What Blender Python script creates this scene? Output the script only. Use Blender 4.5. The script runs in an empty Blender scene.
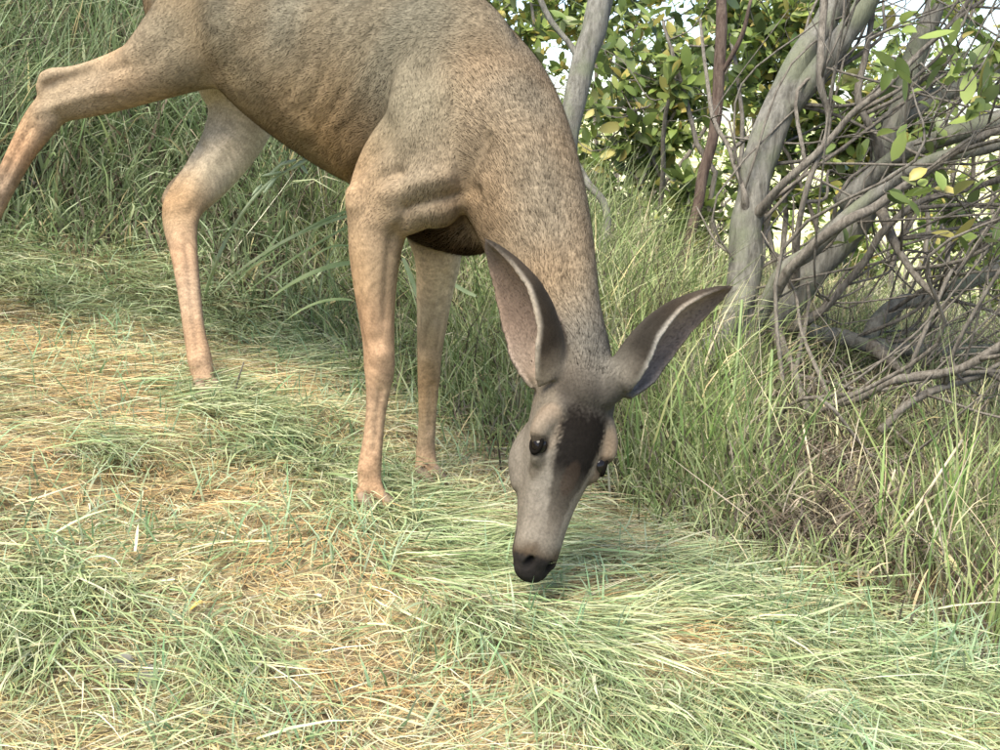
import bpy, bmesh, math
import numpy as np
from mathutils import Vector, kdtree

rng = np.random.default_rng(7)
scene = bpy.context.scene
COL = scene.collection

# ------------------------------------------------------------------ camera
FPX = 1300.0                      # focal length for a 1000 px wide frame
PITCH = math.atan2(255.0, FPX)
CAM = np.array([0.0, 0.0, 0.9])
cam_data = bpy.data.cameras.new('camera')
cam_data.sensor_width = 36.0
cam_data.lens = 36.0 * FPX / 1000.0
cam_data.clip_start = 0.02
cam_data.clip_end = 2000.0
cam = bpy.data.objects.new('camera', cam_data)
COL.objects.link(cam)
cam.location = CAM
cam.rotation_euler = (math.pi / 2 - PITCH, 0, 0)
scene.camera = cam

# ------------------------------------------------------------------ sky, sun, exposure
SUN_EL, SUN_AZ = math.radians(58), math.radians(-150)   # azimuth from +Y, clockwise
world = bpy.data.worlds.new('World')
scene.world = world
world.use_nodes = True
wn = world.node_tree.nodes
wn.clear()
sky = wn.new('ShaderNodeTexSky')
sky.sky_type = 'NISHITA'
sky.sun_disc = False
sky.sun_elevation = SUN_EL
sky.sun_rotation = SUN_AZ
sky.air_density = 0.8
sky.dust_density = 0.9
sky.ozone_density = 0.2
bg = wn.new('ShaderNodeBackground')
bg.inputs['Strength'].default_value = 0.11
wo = wn.new('ShaderNodeOutputWorld')
world.node_tree.links.new(sky.outputs[0], bg.inputs[0])
world.node_tree.links.new(bg.outputs[0], wo.inputs[0])
sun_data = bpy.data.lights.new('sun', 'SUN')
sun_data.energy = 3.0
sun_data.angle = math.radians(42)
sun_data.color = (1.0, 0.92, 0.76)
sun = bpy.data.objects.new('sun', sun_data)
COL.objects.link(sun)
sd = Vector((math.sin(SUN_AZ) * math.cos(SUN_EL), math.cos(SUN_AZ) * math.cos(SUN_EL), math.sin(SUN_EL)))
sun.rotation_euler = sd.to_track_quat('Z', 'Y').to_euler()
sun.location = (0, 0, 8)
scene.view_settings.view_transform = 'Standard'
scene.view_settings.look = 'None'
scene.view_settings.gamma = 1.0
scene.view_settings.use_curve_mapping = False
scene.view_settings.exposure = 1.58
scene.cycles.max_bounces = 8
scene.cycles.transparent_max_bounces = 4

# ------------------------------------------------------------------ helpers
cF = np.array([0, math.cos(PITCH), -math.sin(PITCH)])
cU = np.array([0, math.sin(PITCH), math.cos(PITCH)])
cR = np.array([1.0, 0, 0])

def P(px, py, d):
    """place in the world for a sighting at (px, py) of the photograph, d metres ahead"""
    return CAM + cR * ((px - 500) / FPX * d) + cU * (-(py - 375) / FPX * d) + cF * d

def unit(v):
    v = np.asarray(v, float)
    return v / (np.linalg.norm(v, axis=-1, keepdims=True) + 1e-12)

def sstep(a, b, x):
    t = np.clip((np.asarray(x, float) - a) / (b - a), 0, 1)
    return t * t * (3 - 2 * t)

_perm = np.random.default_rng(3).random((64, 64, 64))

def noise3(p, s):
    """value noise 0..1 at points p (n,3), s cells per metre"""
    q = np.asarray(p, float) * s + 1000.37
    i = np.floor(q).astype(int); f = q - i; f = f * f * (3 - 2 * f)
    r = np.zeros(len(q))
    for dx in (0, 1):
        for dy in (0, 1):
            for dz in (0, 1):
                w = (f[:, 0] if dx else 1 - f[:, 0]) * (f[:, 1] if dy else 1 - f[:, 1]) * (f[:, 2] if dz else 1 - f[:, 2])
                r += w * _perm[(i[:, 0] + dx) % 64, (i[:, 1] + dy) % 64, (i[:, 2] + dz) % 64]
    return r

def noise2(x, y, s, k=0.0):
    x = np.atleast_1d(x).astype(float); y = np.atleast_1d(y).astype(float)
    return noise3(np.stack([x, y, np.full_like(x, k)], 1), s)

def gz(x, y):
    """height of the ground"""
    x = np.atleast_1d(np.asarray(x, float)); y = np.atleast_1d(np.asarray(y, float))
    xl = np.clip(x, -3.0, 2.2)
    z = 0.19 - 0.17 * xl + 0.07 * (np.clip(y, -1, 4.2) - 2.2)
    z += 0.16 * np.maximum(0, -xl - 0.45) ** 2
    z += 0.55 * sstep(3.1, 4.6, y) * sstep(0.2, -0.9, x)            # bank behind the deer
    z += 0.10 * sstep(3.0, 3.9, y) * sstep(-0.5, 0.3, x) * sstep(1.4, 0.5, x)
    z -= 0.55 * sstep(4.6, 9.0, y) * sstep(-1.2, 0.6, x)            # falls away to the open field
    near = sstep(14, 6, np.hypot(x, y))
    z += near * (0.05 * (noise2(x, y, 2.1) - 0.5) + 0.025 * (noise2(x, y, 6.3, 2) - 0.5))
    return z

def G(px, py):
    """point where the sight line meets the ground"""
    d = np.linspace(0.6, 12, 4000)
    pts = P(px, py, 1.0)[None, :] - CAM
    pts = CAM + pts * d[:, None]
    below = pts[:, 2] < gz(pts[:, 0], pts[:, 1])
    k = int(np.argmax(below))
    return pts[k]

def depth(p):
    return float((np.asarray(p) - CAM) @ cF)

def project(p):
    r = np.asarray(p) - CAM
    d = r @ cF
    return 500 + FPX * (r @ cR) / d, 375 - FPX * (r @ cU) / d, d

def new_obj(name, me, parent=None, mat=None):
    o = bpy.data.objects.new(name, me)
    COL.objects.link(o)
    if parent is not None:
        o.parent = parent
    if mat is not None and me is not None and not me.materials:
        me.materials.append(mat)
    return o

def tag(o, label=None, cat=None, group=None, kind=None):
    if label: o['label'] = label
    if cat: o['category'] = cat
    if group: o['group'] = group
    if kind: o['kind'] = kind
    return o

def empty(name, loc, label, cat, group=None):
    o = bpy.data.objects.new(name, None)
    COL.objects.link(o)
    o.location = loc
    o.empty_display_size = 0.05
    return tag(o, label, cat, group)

def mesh_np(name, verts, faces_flat, loop_counts, smooth=True, colors=None, mat=None):
    me = bpy.data.meshes.new(name)
    verts = np.ascontiguousarray(verts, np.float32)
    faces_flat = np.ascontiguousarray(faces_flat, np.int32)
    loop_counts = np.ascontiguousarray(loop_counts, np.int32)
    me.vertices.add(len(verts))
    me.vertices.foreach_set('co', verts.ravel())
    me.loops.add(len(faces_flat))
    me.loops.foreach_set('vertex_index', faces_flat)
    me.polygons.add(len(loop_counts))
    st = np.zeros(len(loop_counts), np.int32); st[1:] = np.cumsum(loop_counts)[:-1]
    me.polygons.foreach_set('loop_start', st)
    me.polygons.foreach_set('loop_total', loop_counts)
    me.polygons.foreach_set('use_smooth', np.full(len(loop_counts), smooth, bool))
    me.update(calc_edges=True)
    if colors is not None:
        at = me.color_attributes.new('tint', 'FLOAT_COLOR', 'POINT')
        c4 = np.ones((len(verts), 4), np.float32); c4[:, :3] = colors
        at.data.foreach_set('color', c4.ravel())
    if mat is not None:
        me.materials.append(mat)
    return me

def rel(pts, o):
    return np.asarray(pts) - np.array(o.location)

# ------------------------------------------------------------------ materials
def nodes(mat):
    mat.use_nodes = True
    nt = mat.node_tree
    return nt, nt.nodes, nt.links, nt.nodes['Principled BSDF']

def mat_tint(name, rough=0.7, translucent=0.0, spec=0.3, grain=None, sheen=0.0, bump=None):
    """material coloured by the per-point tint, with optional fine grain and relief"""
    m = bpy.data.materials.new(name)
    nt, N, L, b = nodes(m)
    a = N.new('ShaderNodeAttribute'); a.attribute_name = 'tint'
    col = a.outputs['Color']
    tc = N.new('ShaderNodeTexCoord')
    if grain:
        no = N.new('ShaderNodeTexNoise'); no.inputs['Scale'].default_value = grain[0]; no.inputs['Detail'].default_value = 4
        L.new(tc.outputs['Object'], no.inputs['Vector'])
        mr = N.new('ShaderNodeMapRange')
        mr.inputs['From Min'].default_value = 0.3; mr.inputs['From Max'].default_value = 0.7
        mr.inputs['To Min'].default_value = 1 - grain[1]; mr.inputs['To Max'].default_value = 1 + grain[1]
        L.new(no.outputs['Fac'], mr.inputs['Value'])
        mx = N.new('ShaderNodeMix'); mx.data_type = 'RGBA'; mx.blend_type = 'MULTIPLY'; mx.inputs[0].default_value = 1
        L.new(col, mx.inputs[6]); L.new(mr.outputs[0], mx.inputs[7]); col = mx.outputs[2]
    L.new(col, b.inputs['Base Color'])
    b.inputs['Roughness'].default_value = rough
    b.inputs['Specular IOR Level'].default_value = spec
    if sheen:
        b.inputs['Sheen Weight'].default_value = sheen
    if bump:
        nb = N.new('ShaderNodeTexNoise'); nb.inputs['Scale'].default_value = bump[0]; nb.inputs['Detail'].default_value = 5
        L.new(tc.outputs['Object'], nb.inputs['Vector'])
        bp = N.new('ShaderNodeBump'); bp.inputs['Strength'].default_value = bump[1]; bp.inputs['Distance'].default_value = bump[2]
        L.new(nb.outputs['Fac'], bp.inputs['Height']); L.new(bp.outputs[0], b.inputs['Normal'])
    if translucent:
        tr = N.new('ShaderNodeBsdfTranslucent'); L.new(col, tr.inputs['Color'])
        ms = N.new('ShaderNodeMixShader'); ms.inputs[0].default_value = translucent
        L.new(b.outputs[0], ms.inputs[1]); L.new(tr.outputs[0], ms.inputs[2])
        L.new(ms.outputs[0], N['Material Output'].inputs['Surface'])
    return m

def mat_plain(name, c, rough=0.6, spec=0.4, c2=None, scale=20, bump=0.0, dist=0.004, obj_var=0.0):
    m = bpy.data.materials.new(name)
    nt, N, L, b = nodes(m)
    tc = N.new('ShaderNodeTexCoord')
    no = N.new('ShaderNodeTexNoise'); no.inputs['Scale'].default_value = scale; no.inputs['Detail'].default_value = 6
    L.new(tc.outputs['Object'], no.inputs['Vector'])
    rp = N.new('ShaderNodeValToRGB')
    rp.color_ramp.elements[0].position = 0.35; rp.color_ramp.elements[1].position = 0.65
    rp.color_ramp.elements[0].color = (*c, 1); rp.color_ramp.elements[1].color = (*(c2 or c), 1)
    L.new(no.outputs['Fac'], rp.inputs[0])
    col = rp.outputs[0]
    if obj_var:
        oi = N.new('ShaderNodeObjectInfo')
        mr = N.new('ShaderNodeMapRange'); mr.inputs['To Min'].default_value = 1 - obj_var; mr.inputs['To Max'].default_value = 1 + obj_var
        L.new(oi.outputs['Random'], mr.inputs['Value'])
        mx = N.new('ShaderNodeMix'); mx.data_type = 'RGBA'; mx.blend_type = 'MULTIPLY'; mx.inputs[0].default_value = 1
        L.new(col, mx.inputs[6]); L.new(mr.outputs[0], mx.inputs[7]); col = mx.outputs[2]
    L.new(col, b.inputs['Base Color'])
    b.inputs['Roughness'].default_value = rough
    b.inputs['Specular IOR Level'].default_value = spec
    if bump:
        bp = N.new('ShaderNodeBump'); bp.inputs['Strength'].default_value = bump; bp.inputs['Distance'].default_value = dist
        L.new(no.outputs['Fac'], bp.inputs['Height']); L.new(bp.outputs[0], b.inputs['Normal'])
    return m

# ------------------------------------------------------------------ lofts
def catmull(a, n):
    """resample rows of a (k, m) with n steps per span"""
    a = np.asarray(a, float); k = len(a)
    e = np.vstack([2 * a[0] - a[1], a, 2 * a[-1] - a[-2]])
    out = []
    for i in range(k - 1):
        p0, p1, p2, p3 = e[i], e[i + 1], e[i + 2], e[i + 3]
        for t in np.linspace(0, 1, n, endpoint=False):
            out.append(0.5 * (2 * p1 + (p2 - p0) * t + (2 * p0 - 5 * p1 + 4 * p2 - p3) * t * t + (3 * p1 - p0 - 3 * p2 + p3) * t ** 3))
    out.append(a[-1])
    return np.array(out)

def loft_rings(path, ru, rvu, rvd, uref, upref, nseg=24, caps=True):
    """rings of an elliptical tube; returns verts (m, nseg, 3), tangents, sin(angle) row"""
    path = np.asarray(path); m = len(path)
    T = unit(np.gradient(path, axis=0))
    if caps:
        K = 5; th = np.linspace(0, math.pi / 2, K + 1)[1:]
        def cap(i, sgn):
            r = min(ru[i], 0.5 * (rvu[i] + rvd[i]))
            off = np.sin(th)[:, None] * r * sgn * T[i]; sc = np.cos(th) * 0.995 + 0.005
            return path[i] + off, ru[i] * sc, rvu[i] * sc, rvd[i] * sc, np.repeat(T[i:i + 1], K, 0)
        a = cap(0, -1); b = cap(m - 1, 1)
        path = np.vstack([a[0][::-1], path, b[0]])
        ru = np.concatenate([a[1][::-1], ru, b[1]]); rvu = np.concatenate([a[2][::-1], rvu, b[2]]); rvd = np.concatenate([a[3][::-1], rvd, b[3]])
        T = np.vstack([a[4], T, b[4]])
    uref = np.asarray(uref, float)
    U = uref - (T @ uref)[:, None] * T if uref.ndim == 1 else uref - np.sum(uref * T, 1, keepdims=True) * T
    U = unit(U)
    V = np.cross(T, U)
    sg = np.sign(V @ np.asarray(upref, float)); sg[sg == 0] = 1
    V = V * sg[:, None]
    an = np.linspace(0, 2 * math.pi, nseg, endpoint=False)
    ca, sa = np.cos(an), np.sin(an)
    rv = np.where(sa[None, :] > 0, rvu[:, None], rvd[:, None])
    verts = path[:, None, :] + U[:, None, :] * (ru[:, None] * ca)[..., None] + V[:, None, :] * (rv * sa)[..., None]
    return verts, T, sa

def ring_faces(m, n, base=0, cap=True):
    i = np.arange(m - 1)[:, None]; j = np.arange(n)[None, :]
    a = i * n + j; b = i * n + (j + 1) % n
    q = np.stack([a, b, b + n, a + n], -1).reshape(-1, 4) + base
    ff = [q.ravel()]; lc = [np.full(len(q), 4)]
    if cap:
        ff += [np.arange(n)[::-1] + base, np.arange(n) + (m - 1) * n + base]; lc += [np.array([n, n])]
    return np.concatenate(ff), np.concatenate(lc)
# ------------------------------------------------------------------ ground
def grid_axis(lo, hi, fine_lo, fine_hi, step, grow=1.25):
    a = list(np.arange(fine_lo, fine_hi + 1e-6, step)); s = step
    while a[-1] < hi: s *= grow; a.append(a[-1] + s)
    b = []; s = step; v = fine_lo
    while v > lo: s *= grow; v -= s; b.append(v)
    return np.array(b[::-1] + a)

# edge between the trodden slope and the standing growth, in ground coordinates
edge_pts = np.array([G(*q)[:2] for q in ((-120, 232), (0, 240), (150, 262), (270, 320), (360, 385), (470, 448), (600, 505), (720, 562), (850, 622), (1000, 695), (1120, 750))])
eo = np.argsort(edge_pts[:, 0])
def edge_y(x):
    return np.interp(x, edge_pts[eo, 0], edge_pts[eo, 1])

def build_ground():
    xs = grid_axis(-900, 900, -2.6, 2.6, 0.05); ys = grid_axis(-900, 1500, 0.2, 6.0, 0.05)
    X, Y = np.meshgrid(xs, ys)
    Z = gz(X.ravel(), Y.ravel())
    v = np.stack([X.ravel(), Y.ravel(), Z], 1)
    nx, ny = len(xs), len(ys)
    i = np.arange(ny - 1)[:, None]; j = np.arange(nx - 1)[None, :]
    a = i * nx + j
    q = np.stack([a, a + 1, a + nx + 1, a + nx], -1).reshape(-1, 4)
    m = bpy.data.materials.new('soil_and_dry_thatch')
    nt, N, L, b = nodes(m)
    tc = N.new('ShaderNodeTexCoord')
    n1 = N.new('ShaderNodeTexNoise'); n1.inputs['Scale'].default_value = 9; n1.inputs['Detail'].default_value = 8
    n2 = N.new('ShaderNodeTexNoise'); n2.inputs['Scale'].default_value = 70; n2.inputs['Detail'].default_value = 8
    L.new(tc.outputs['Object'], n1.inputs['Vector']); L.new(tc.outputs['Object'], n2.inputs['Vector'])
    r1 = N.new('ShaderNodeValToRGB'); e = r1.color_ramp.elements
    e[0].position = 0.35; e[0].color = (0.24, 0.19, 0.12, 1); e[1].position = 0.65; e[1].color = (0.48, 0.41, 0.27, 1)
    r2 = N.new('ShaderNodeValToRGB'); e = r2.color_ramp.elements
    e[0].position = 0.35; e[0].color = (0.45, 0.45, 0.45, 1); e[1].position = 0.7; e[1].color = (1.25, 1.2, 1.1, 1)
    L.new(n1.outputs['Fac'], r1.inputs[0]); L.new(n2.outputs['Fac'], r2.inputs[0])
    mx = N.new('ShaderNodeMix'); mx.data_type = 'RGBA'; mx.blend_type = 'MULTIPLY'; mx.inputs[0].default_value = 1
    L.new(r1.outputs[0], mx.inputs[6]); L.new(r2.outputs[0], mx.inputs[7])
    # painted shade plus dark humus beneath the uncut growth, straw-littered soil on the slope
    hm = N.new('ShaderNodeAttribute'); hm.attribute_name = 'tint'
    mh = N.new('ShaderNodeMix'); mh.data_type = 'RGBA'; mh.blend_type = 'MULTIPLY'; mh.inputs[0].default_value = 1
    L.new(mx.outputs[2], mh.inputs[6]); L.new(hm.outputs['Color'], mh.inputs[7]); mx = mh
    # the open field beyond the shrubs is bleached dry grass
    sx = N.new('ShaderNodeSeparateXYZ'); L.new(tc.outputs['Object'], sx.inputs[0])
    mr = N.new('ShaderNodeMapRange'); mr.inputs['From Min'].default_value = 5.2; mr.inputs['From Max'].default_value = 7.0
    L.new(sx.outputs['Y'], mr.inputs['Value'])
    n3 = N.new('ShaderNodeTexNoise'); n3.inputs['Scale'].default_value = 1.3; n3.inputs['Detail'].default_value = 9
    L.new(tc.outputs['Object'], n3.inputs['Vector'])
    r3 = N.new('ShaderNodeValToRGB'); e = r3.color_ramp.elements
    e[0].position = 0.38; e[0].color = (0.36, 0.42, 0.15, 1); e[1].position = 0.6; e[1].color = (0.72, 0.66, 0.45, 1)
    L.new(n3.outputs['Fac'], r3.inputs[0])
    m2 = N.new('ShaderNodeMix'); m2.data_type = 'RGBA'
    L.new(mr.outputs[0], m2.inputs[0]); L.new(mx.outputs[2], m2.inputs[6]); L.new(r3.outputs[0], m2.inputs[7])
    L.new(m2.outputs[2], b.inputs['Base Color'])
    b.inputs['Roughness'].default_value = 0.95; b.inputs['Specular IOR Level'].default_value = 0.1
    bp = N.new('ShaderNodeBump'); bp.inputs['Strength'].default_value = 0.8; bp.inputs['Distance'].default_value = 0.02
    L.new(n2.outputs['Fac'], bp.inputs['Height']); L.new(bp.outputs[0], b.inputs['Normal'])
    shade_humus = sstep(-.02, .15, v[:, 1] - edge_y(v[:, 0]) + .1 * (noise2(v[:, 0], v[:, 1], 7, 31) - .5))[:, None]  # shade among the standing growth and dark humus, both put into the tint
    tint = 1 - shade_humus * (1 - np.array([.26, .24, .22]))
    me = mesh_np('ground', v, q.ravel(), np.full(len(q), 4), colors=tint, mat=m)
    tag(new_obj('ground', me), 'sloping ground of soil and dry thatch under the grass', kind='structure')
build_ground()
# ------------------------------------------------------------------ the deer
TAN = (0.30, 0.215, 0.135)
LEG = (0.33, 0.220, 0.140)
BODY = (0.190, 0.150, 0.097)
BACK = (0.165, 0.136, 0.092)
WARM = (0.185, 0.126, 0.064)
PALE = (0.46, 0.37, 0.26)
DARK = (0.055, 0.036, 0.021)
NECK = (0.205, 0.156, 0.103)
GREY = (0.130, 0.110, 0.085)

class Shell:
    def __init__(self):
        self.v = []; self.ff = []; self.lc = []; self.nv = 0
        self.sp = []; self.sc = []; self.sf = []; self.sl = []   # sample points, colours, hair flow, hair length
    def add(self, verts, ff, lc, col, flow, hair):
        self.v.append(verts); self.ff.append(ff + self.nv); self.lc.append(lc); self.nv += len(verts)
        self.sp.append(verts); self.sc.append(col); self.sf.append(flow); self.sl.append(np.full(len(verts), hair))
    def loft(self, secs, uref, upref, hair=0.012, flow=1.0, n=5, nseg=28, drop=None):
        """secs: (point, ru, rv_up, rv_down, colour_up, colour_down)"""
        rows = np.array([list(s[0]) + [s[1], s[2], s[3]] + list(s[4]) + list(s[5]) for s in secs])
        r = catmull(rows, n)
        r[:, 3:6] = np.maximum(r[:, 3:6], 0.003)
        verts, T, sa = loft_rings(r[:, :3], r[:, 3], r[:, 4], r[:, 5], uref, upref, nseg)
        m = len(verts); k = (m - len(r)) // 2
        cu = np.clip(np.vstack([r[:1, 6:9]] * k + [r[:, 6:9]] + [r[-1:, 6:9]] * k), 0.003, 1)
        cd = np.clip(np.vstack([r[:1, 9:12]] * k + [r[:, 9:12]] + [r[-1:, 9:12]] * k), 0.003, 1)
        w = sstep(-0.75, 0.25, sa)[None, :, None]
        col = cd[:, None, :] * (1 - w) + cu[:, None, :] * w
        fl = np.repeat((T * flow)[:, None, :], nseg, 1)
        if drop is not None:
            fl = fl + np.asarray(drop)
        ff, lc = ring_faces(m, nseg)
        self.add(verts.reshape(-1, 3), ff, lc, col.reshape(-1, 3), fl.reshape(-1, 3), hair)

def px(r, d):
    return r * d / FPX

deer_root = empty('deer', (0, 0, 0), 'brown doe with large ears grazing head down on the flattened grass', 'deer')
S = Shell()
AX = unit([0.72, -0.69, -0.12])                  # rump to chest
LAT = unit(np.array([0.69, 0.72, 0.0]))          # towards the deer's left, away from the camera
UP = np.array([0, 0, 1.0])

def trunk(pxx, pyy, d, hw, up, dn, cu, cd):
    return (P(pxx, pyy, d), hw, up, dn, cu, cd)

# barrel of the body
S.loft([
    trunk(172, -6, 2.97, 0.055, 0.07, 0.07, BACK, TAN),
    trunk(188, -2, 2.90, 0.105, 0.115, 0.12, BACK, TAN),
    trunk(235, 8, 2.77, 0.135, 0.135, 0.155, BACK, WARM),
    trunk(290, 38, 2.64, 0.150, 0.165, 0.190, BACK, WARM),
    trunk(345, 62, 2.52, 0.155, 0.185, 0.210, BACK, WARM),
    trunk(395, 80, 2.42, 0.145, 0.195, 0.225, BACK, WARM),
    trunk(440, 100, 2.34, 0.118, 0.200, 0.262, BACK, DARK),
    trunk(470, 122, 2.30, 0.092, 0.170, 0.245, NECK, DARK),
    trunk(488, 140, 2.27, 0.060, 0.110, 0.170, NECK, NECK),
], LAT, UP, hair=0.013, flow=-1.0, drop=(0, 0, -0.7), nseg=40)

# neck: withers to poll
NU = unit(cR * 0.95 + cF * 0.25)
S.loft([
    (P(452, 62, 2.36), 0.130, 0.11, 0.11, BACK, BACK),
    (P(485, 108, 2.29), 0.128, 0.12, 0.12, NECK, NECK),
    (P(511, 160, 2.22), 0.112, 0.12, 0.12, NECK, NECK),
    (P(532, 215, 2.17), 0.096, 0.105, 0.11, NECK, NECK),
    (P(546, 265, 2.125), 0.082, 0.092, 0.10, NECK, NECK),
    (P(558, 315, 2.085), 0.069, 0.082, 0.09, NECK, NECK),
    (P(572, 358, 2.04), 0.062, 0.068, 0.08, GREY, GREY),
    (P(578, 385, 2.0), 0.055, 0.05, 0.06, GREY, GREY),
], NU, -cF, hair=0.016, flow=-1.0, nseg=32)

# brisket between the forelegs
S.loft([
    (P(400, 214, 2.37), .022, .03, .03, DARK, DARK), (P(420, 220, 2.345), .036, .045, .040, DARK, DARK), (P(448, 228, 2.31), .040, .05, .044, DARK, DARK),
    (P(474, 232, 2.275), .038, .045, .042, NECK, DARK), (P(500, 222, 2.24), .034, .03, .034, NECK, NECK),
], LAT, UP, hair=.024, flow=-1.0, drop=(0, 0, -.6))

# shoulder blade and upper arm, near side
S.loft([
    (P(452, 40, 2.27), 0.050, 0.03, 0.03, BODY, BODY),
    (P(442, 85, 2.235), 0.085, 0.045, 0.045, BODY, BODY),
    (P(440, 130, 2.21), 0.092, 0.055, 0.055, BODY, BODY),
    (P(440, 170, 2.20), 0.070, 0.055, 0.055, NECK, NECK),
    (P(436, 200, 2.20), 0.050, 0.05, 0.05, NECK, NECK),
], cR, -cF, hair=0.012, flow=1.0)
S.loft([                                          # triceps, from shoulder blade to elbow
    (P(420, 120, 2.25), 0.055, 0.05, 0.05, BODY, BODY),
    (P(398, 158, 2.24), 0.062, 0.055, 0.055, BODY, BODY),
    (P(383, 192, 2.245), 0.060, 0.055, 0.055, TAN, TAN),
    (P(375, 220, 2.25), 0.050, 0.05, 0.05, TAN, TAN),
], cR, -cF, hair=0.010, flow=1.0)
S.loft([                                          # upper arm, point of shoulder back to elbow
    (P(470, 178, 2.20), 0.040, 0.045, 0.045, NECK, NECK),
    (P(440, 190, 2.20), 0.050, 0.05, 0.05, NECK, NECK),
    (P(408, 204, 2.22), 0.052, 0.05, 0.05, TAN, TAN),
    (P(380, 218, 2.24), 0.045, 0.045, 0.045, TAN, TAN),
], UP, -cF, hair=0.011, flow=1.0)

def leg(rows, uref=cR, hair=0.006, c=LEG, cback=None, n=5):
    """rows: px, py, depth, half width in px, depth ratio, colour"""
    secs = []
    for (x, y, d, hw, ra, *cc) in rows:
        r = px(hw - (0.9 if hw < 22 else 0.6), d); col = cc[0] if cc else c
        secs.append((P(x, y, d), r, r * ra, r * ra, col, col))
    S.loft(secs, uref, -cF, hair=hair, flow=1.0, n=n, nseg=24)

hf = G(369, 506); dfn = depth(hf)                 # hooves stand on the ground
ff_ = G(428, 476); dff = depth(ff_)
hh = G(209, 395); dhf = depth(hh)
hn = G(-55, 312); dhn = depth(hn)
dn_, df_ = dfn, dff
def carry(rows, d0, y0, y1, d1):
    return [(x, y, d0 + (d1 - d0) * float(sstep(y0, y1, y)), *r) for (x, y, *r) in rows]
leg(carry([(384, 205, 34, 1.05, TAN), (376, 240, 29, 1.15, TAN), (375, 280, 23.5, 1.2, TAN), (377, 320, 19, 1.2), (379, 348, 17.2, 1.15), (379.5, 370, 17, 1.1), (378.5, 388, 14.2, 1.05),
     (376, 412, 12, 1.05), (373, 440, 12, 1.05), (370.5, 460, 13.2, 1.1), (369.5, 472, 13.4, 1.1), (369, 482, 12.5, 1.0)], 2.26, 215, 470, dn_ - .01))
leg(carry([(432, 215, 34, 1.1, PALE), (438, 255, 25, 1.2, PALE), (435, 290, 20, 1.2, PALE), (432, 325, 16.5, 1.15, TAN), (429.5, 355, 13.8, 1.1, TAN), (429, 375, 13.2, 1.1, TAN), (428, 395, 11.8, 1.05, TAN),
     (427, 425, 10.6, 1.05, TAN), (425.5, 450, 11.4, 1.05, TAN), (426, 460, 11.4, 1.0)], 2.40, 215, 460, df_ - .01))
def toes(x0, y0, d, l, r):
    for (x1, y1, w) in (l, r):
        S.loft([(P(x0, y0, d), px(11, d), px(11, d), px(11, d), LEG, LEG), (P((x0 + x1) / 2, (y0 + y1) / 2 + 1, d - .012), px(w, d), px(w, d), px(w, d), LEG, LEG), (P(x1, y1, d - .022), px(w * .75, d), px(w * .75, d), px(w * .75, d), LEG, LEG)], cR, -cF, hair=.006, nseg=14)
toes(369.5, 476, dn_ - .01, (358, 500, 8.5), (386, 507, 8.5))
toes(426, 456, df_ - .01, (416, 474, 7.5), (438, 480, 7.5))
toes(203, 372, dhf - .005, (196, 386, 7.5), (214, 392, 7.5))
# hind leg planted forward under the body (far side, pale inner face)
leg(carry([(232, 40, 62, 0.7, TAN), (240, 82, 44, .9, PALE), (243, 112, 36, .9, PALE), (229, 146, 30, .9, PALE), (206, 178, 26, .85, PALE),
     (185, 203, 22, .8, TAN), (180.5, 224, 19, .85, TAN), (184, 252, 15.2, .9, LEG), (189, 290, 13.2, .95), (194, 330, 12.5, .95),
     (199, 355, 13.5, 1.0), (202, 370, 13.5, 1.0)], 2.89, 120, 370, dhf))
S.loft([(P(168, 200, 2.92), .018, .018, .018, TAN, TAN), (P(176, 190, 2.92), .024, .02, .02, TAN, TAN), (P(196, 165, 2.91), .018, .016, .016, TAN, TAN)], cR, -cF, hair=.006)
# hind leg stretched back (near side)
THIGH = (0.22, 0.168, 0.108)
S.loft([
    (P(232, -8, 2.76), .07, .10, .10, BACK, BACK), (P(205, 28, 2.72), .085, .125, .125, BODY, BODY), (P(176, 50, 2.73), .075, .098, .098, THIGH, THIGH),
    (P(140, 74, 2.76), .058, .066, .066, TAN, TAN), (P(108, 90, 2.78), .046, .050, .050, TAN, TAN), (P(80, 99, 2.79), .038, .043, .043, TAN, TAN),
    (P(56, 106, dhn + .02), .035, .040, .040, TAN, TAN), (P(41, 122, dhn + .01), .034, .0385, .0385, TAN, TAN), (P(24, 148, dhn), .029, .031, .031, LEG, LEG),
    (P(6, 182, dhn), .027, .026, .026, LEG, LEG), (P(-14, 222, dhn), .026, .025, .025, LEG, LEG), (P(-30, 258, dhn), .028, .028, .028, LEG, LEG),
    (P(-38, 276, dhn), .029, .029, .029, LEG, LEG), (P(-46, 290, dhn), .028, .028, .028, LEG, LEG), (P(-52, 303, dhn), .028, .029, .029, LEG, LEG),
], cF, UP * .8 - cR * .6, hair=.011, nseg=28)
S.loft([(P(44, 88, 2.80), .020, .02, .02, TAN, TAN), (P(52, 78, 2.80), .023, .02, .02, TAN, TAN), (P(75, 72, 2.79), .016, .014, .014, TAN, TAN),
        (P(110, 60, 2.77), .016, .014, .014, TAN, TAN), (P(140, 48, 2.76), .022, .02, .02, TAN, TAN)], UP, -cF, hair=.008)   # hamstring tendon to the hock point
S.loft([(P(214, 74, 2.70), .018, .02, .02, TAN, TAN), (P(240, 60, 2.66), .03, .03, .03, WARM, WARM), (P(262, 40, 2.62), .03, .03, .03, BODY, BODY)], UP, -cF, hair=.010)  # flank fold
# tail, hanging behind the rump
S.loft([(P(196, -20, 3.02), .020, .02, .02, BACK, BACK), (P(192, 0, 3.06), .018, .018, .018, BACK, BACK), (P(190, 24, 3.08), .014, .014, .014, PALE, PALE)], cR, -cF, hair=.012)

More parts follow.
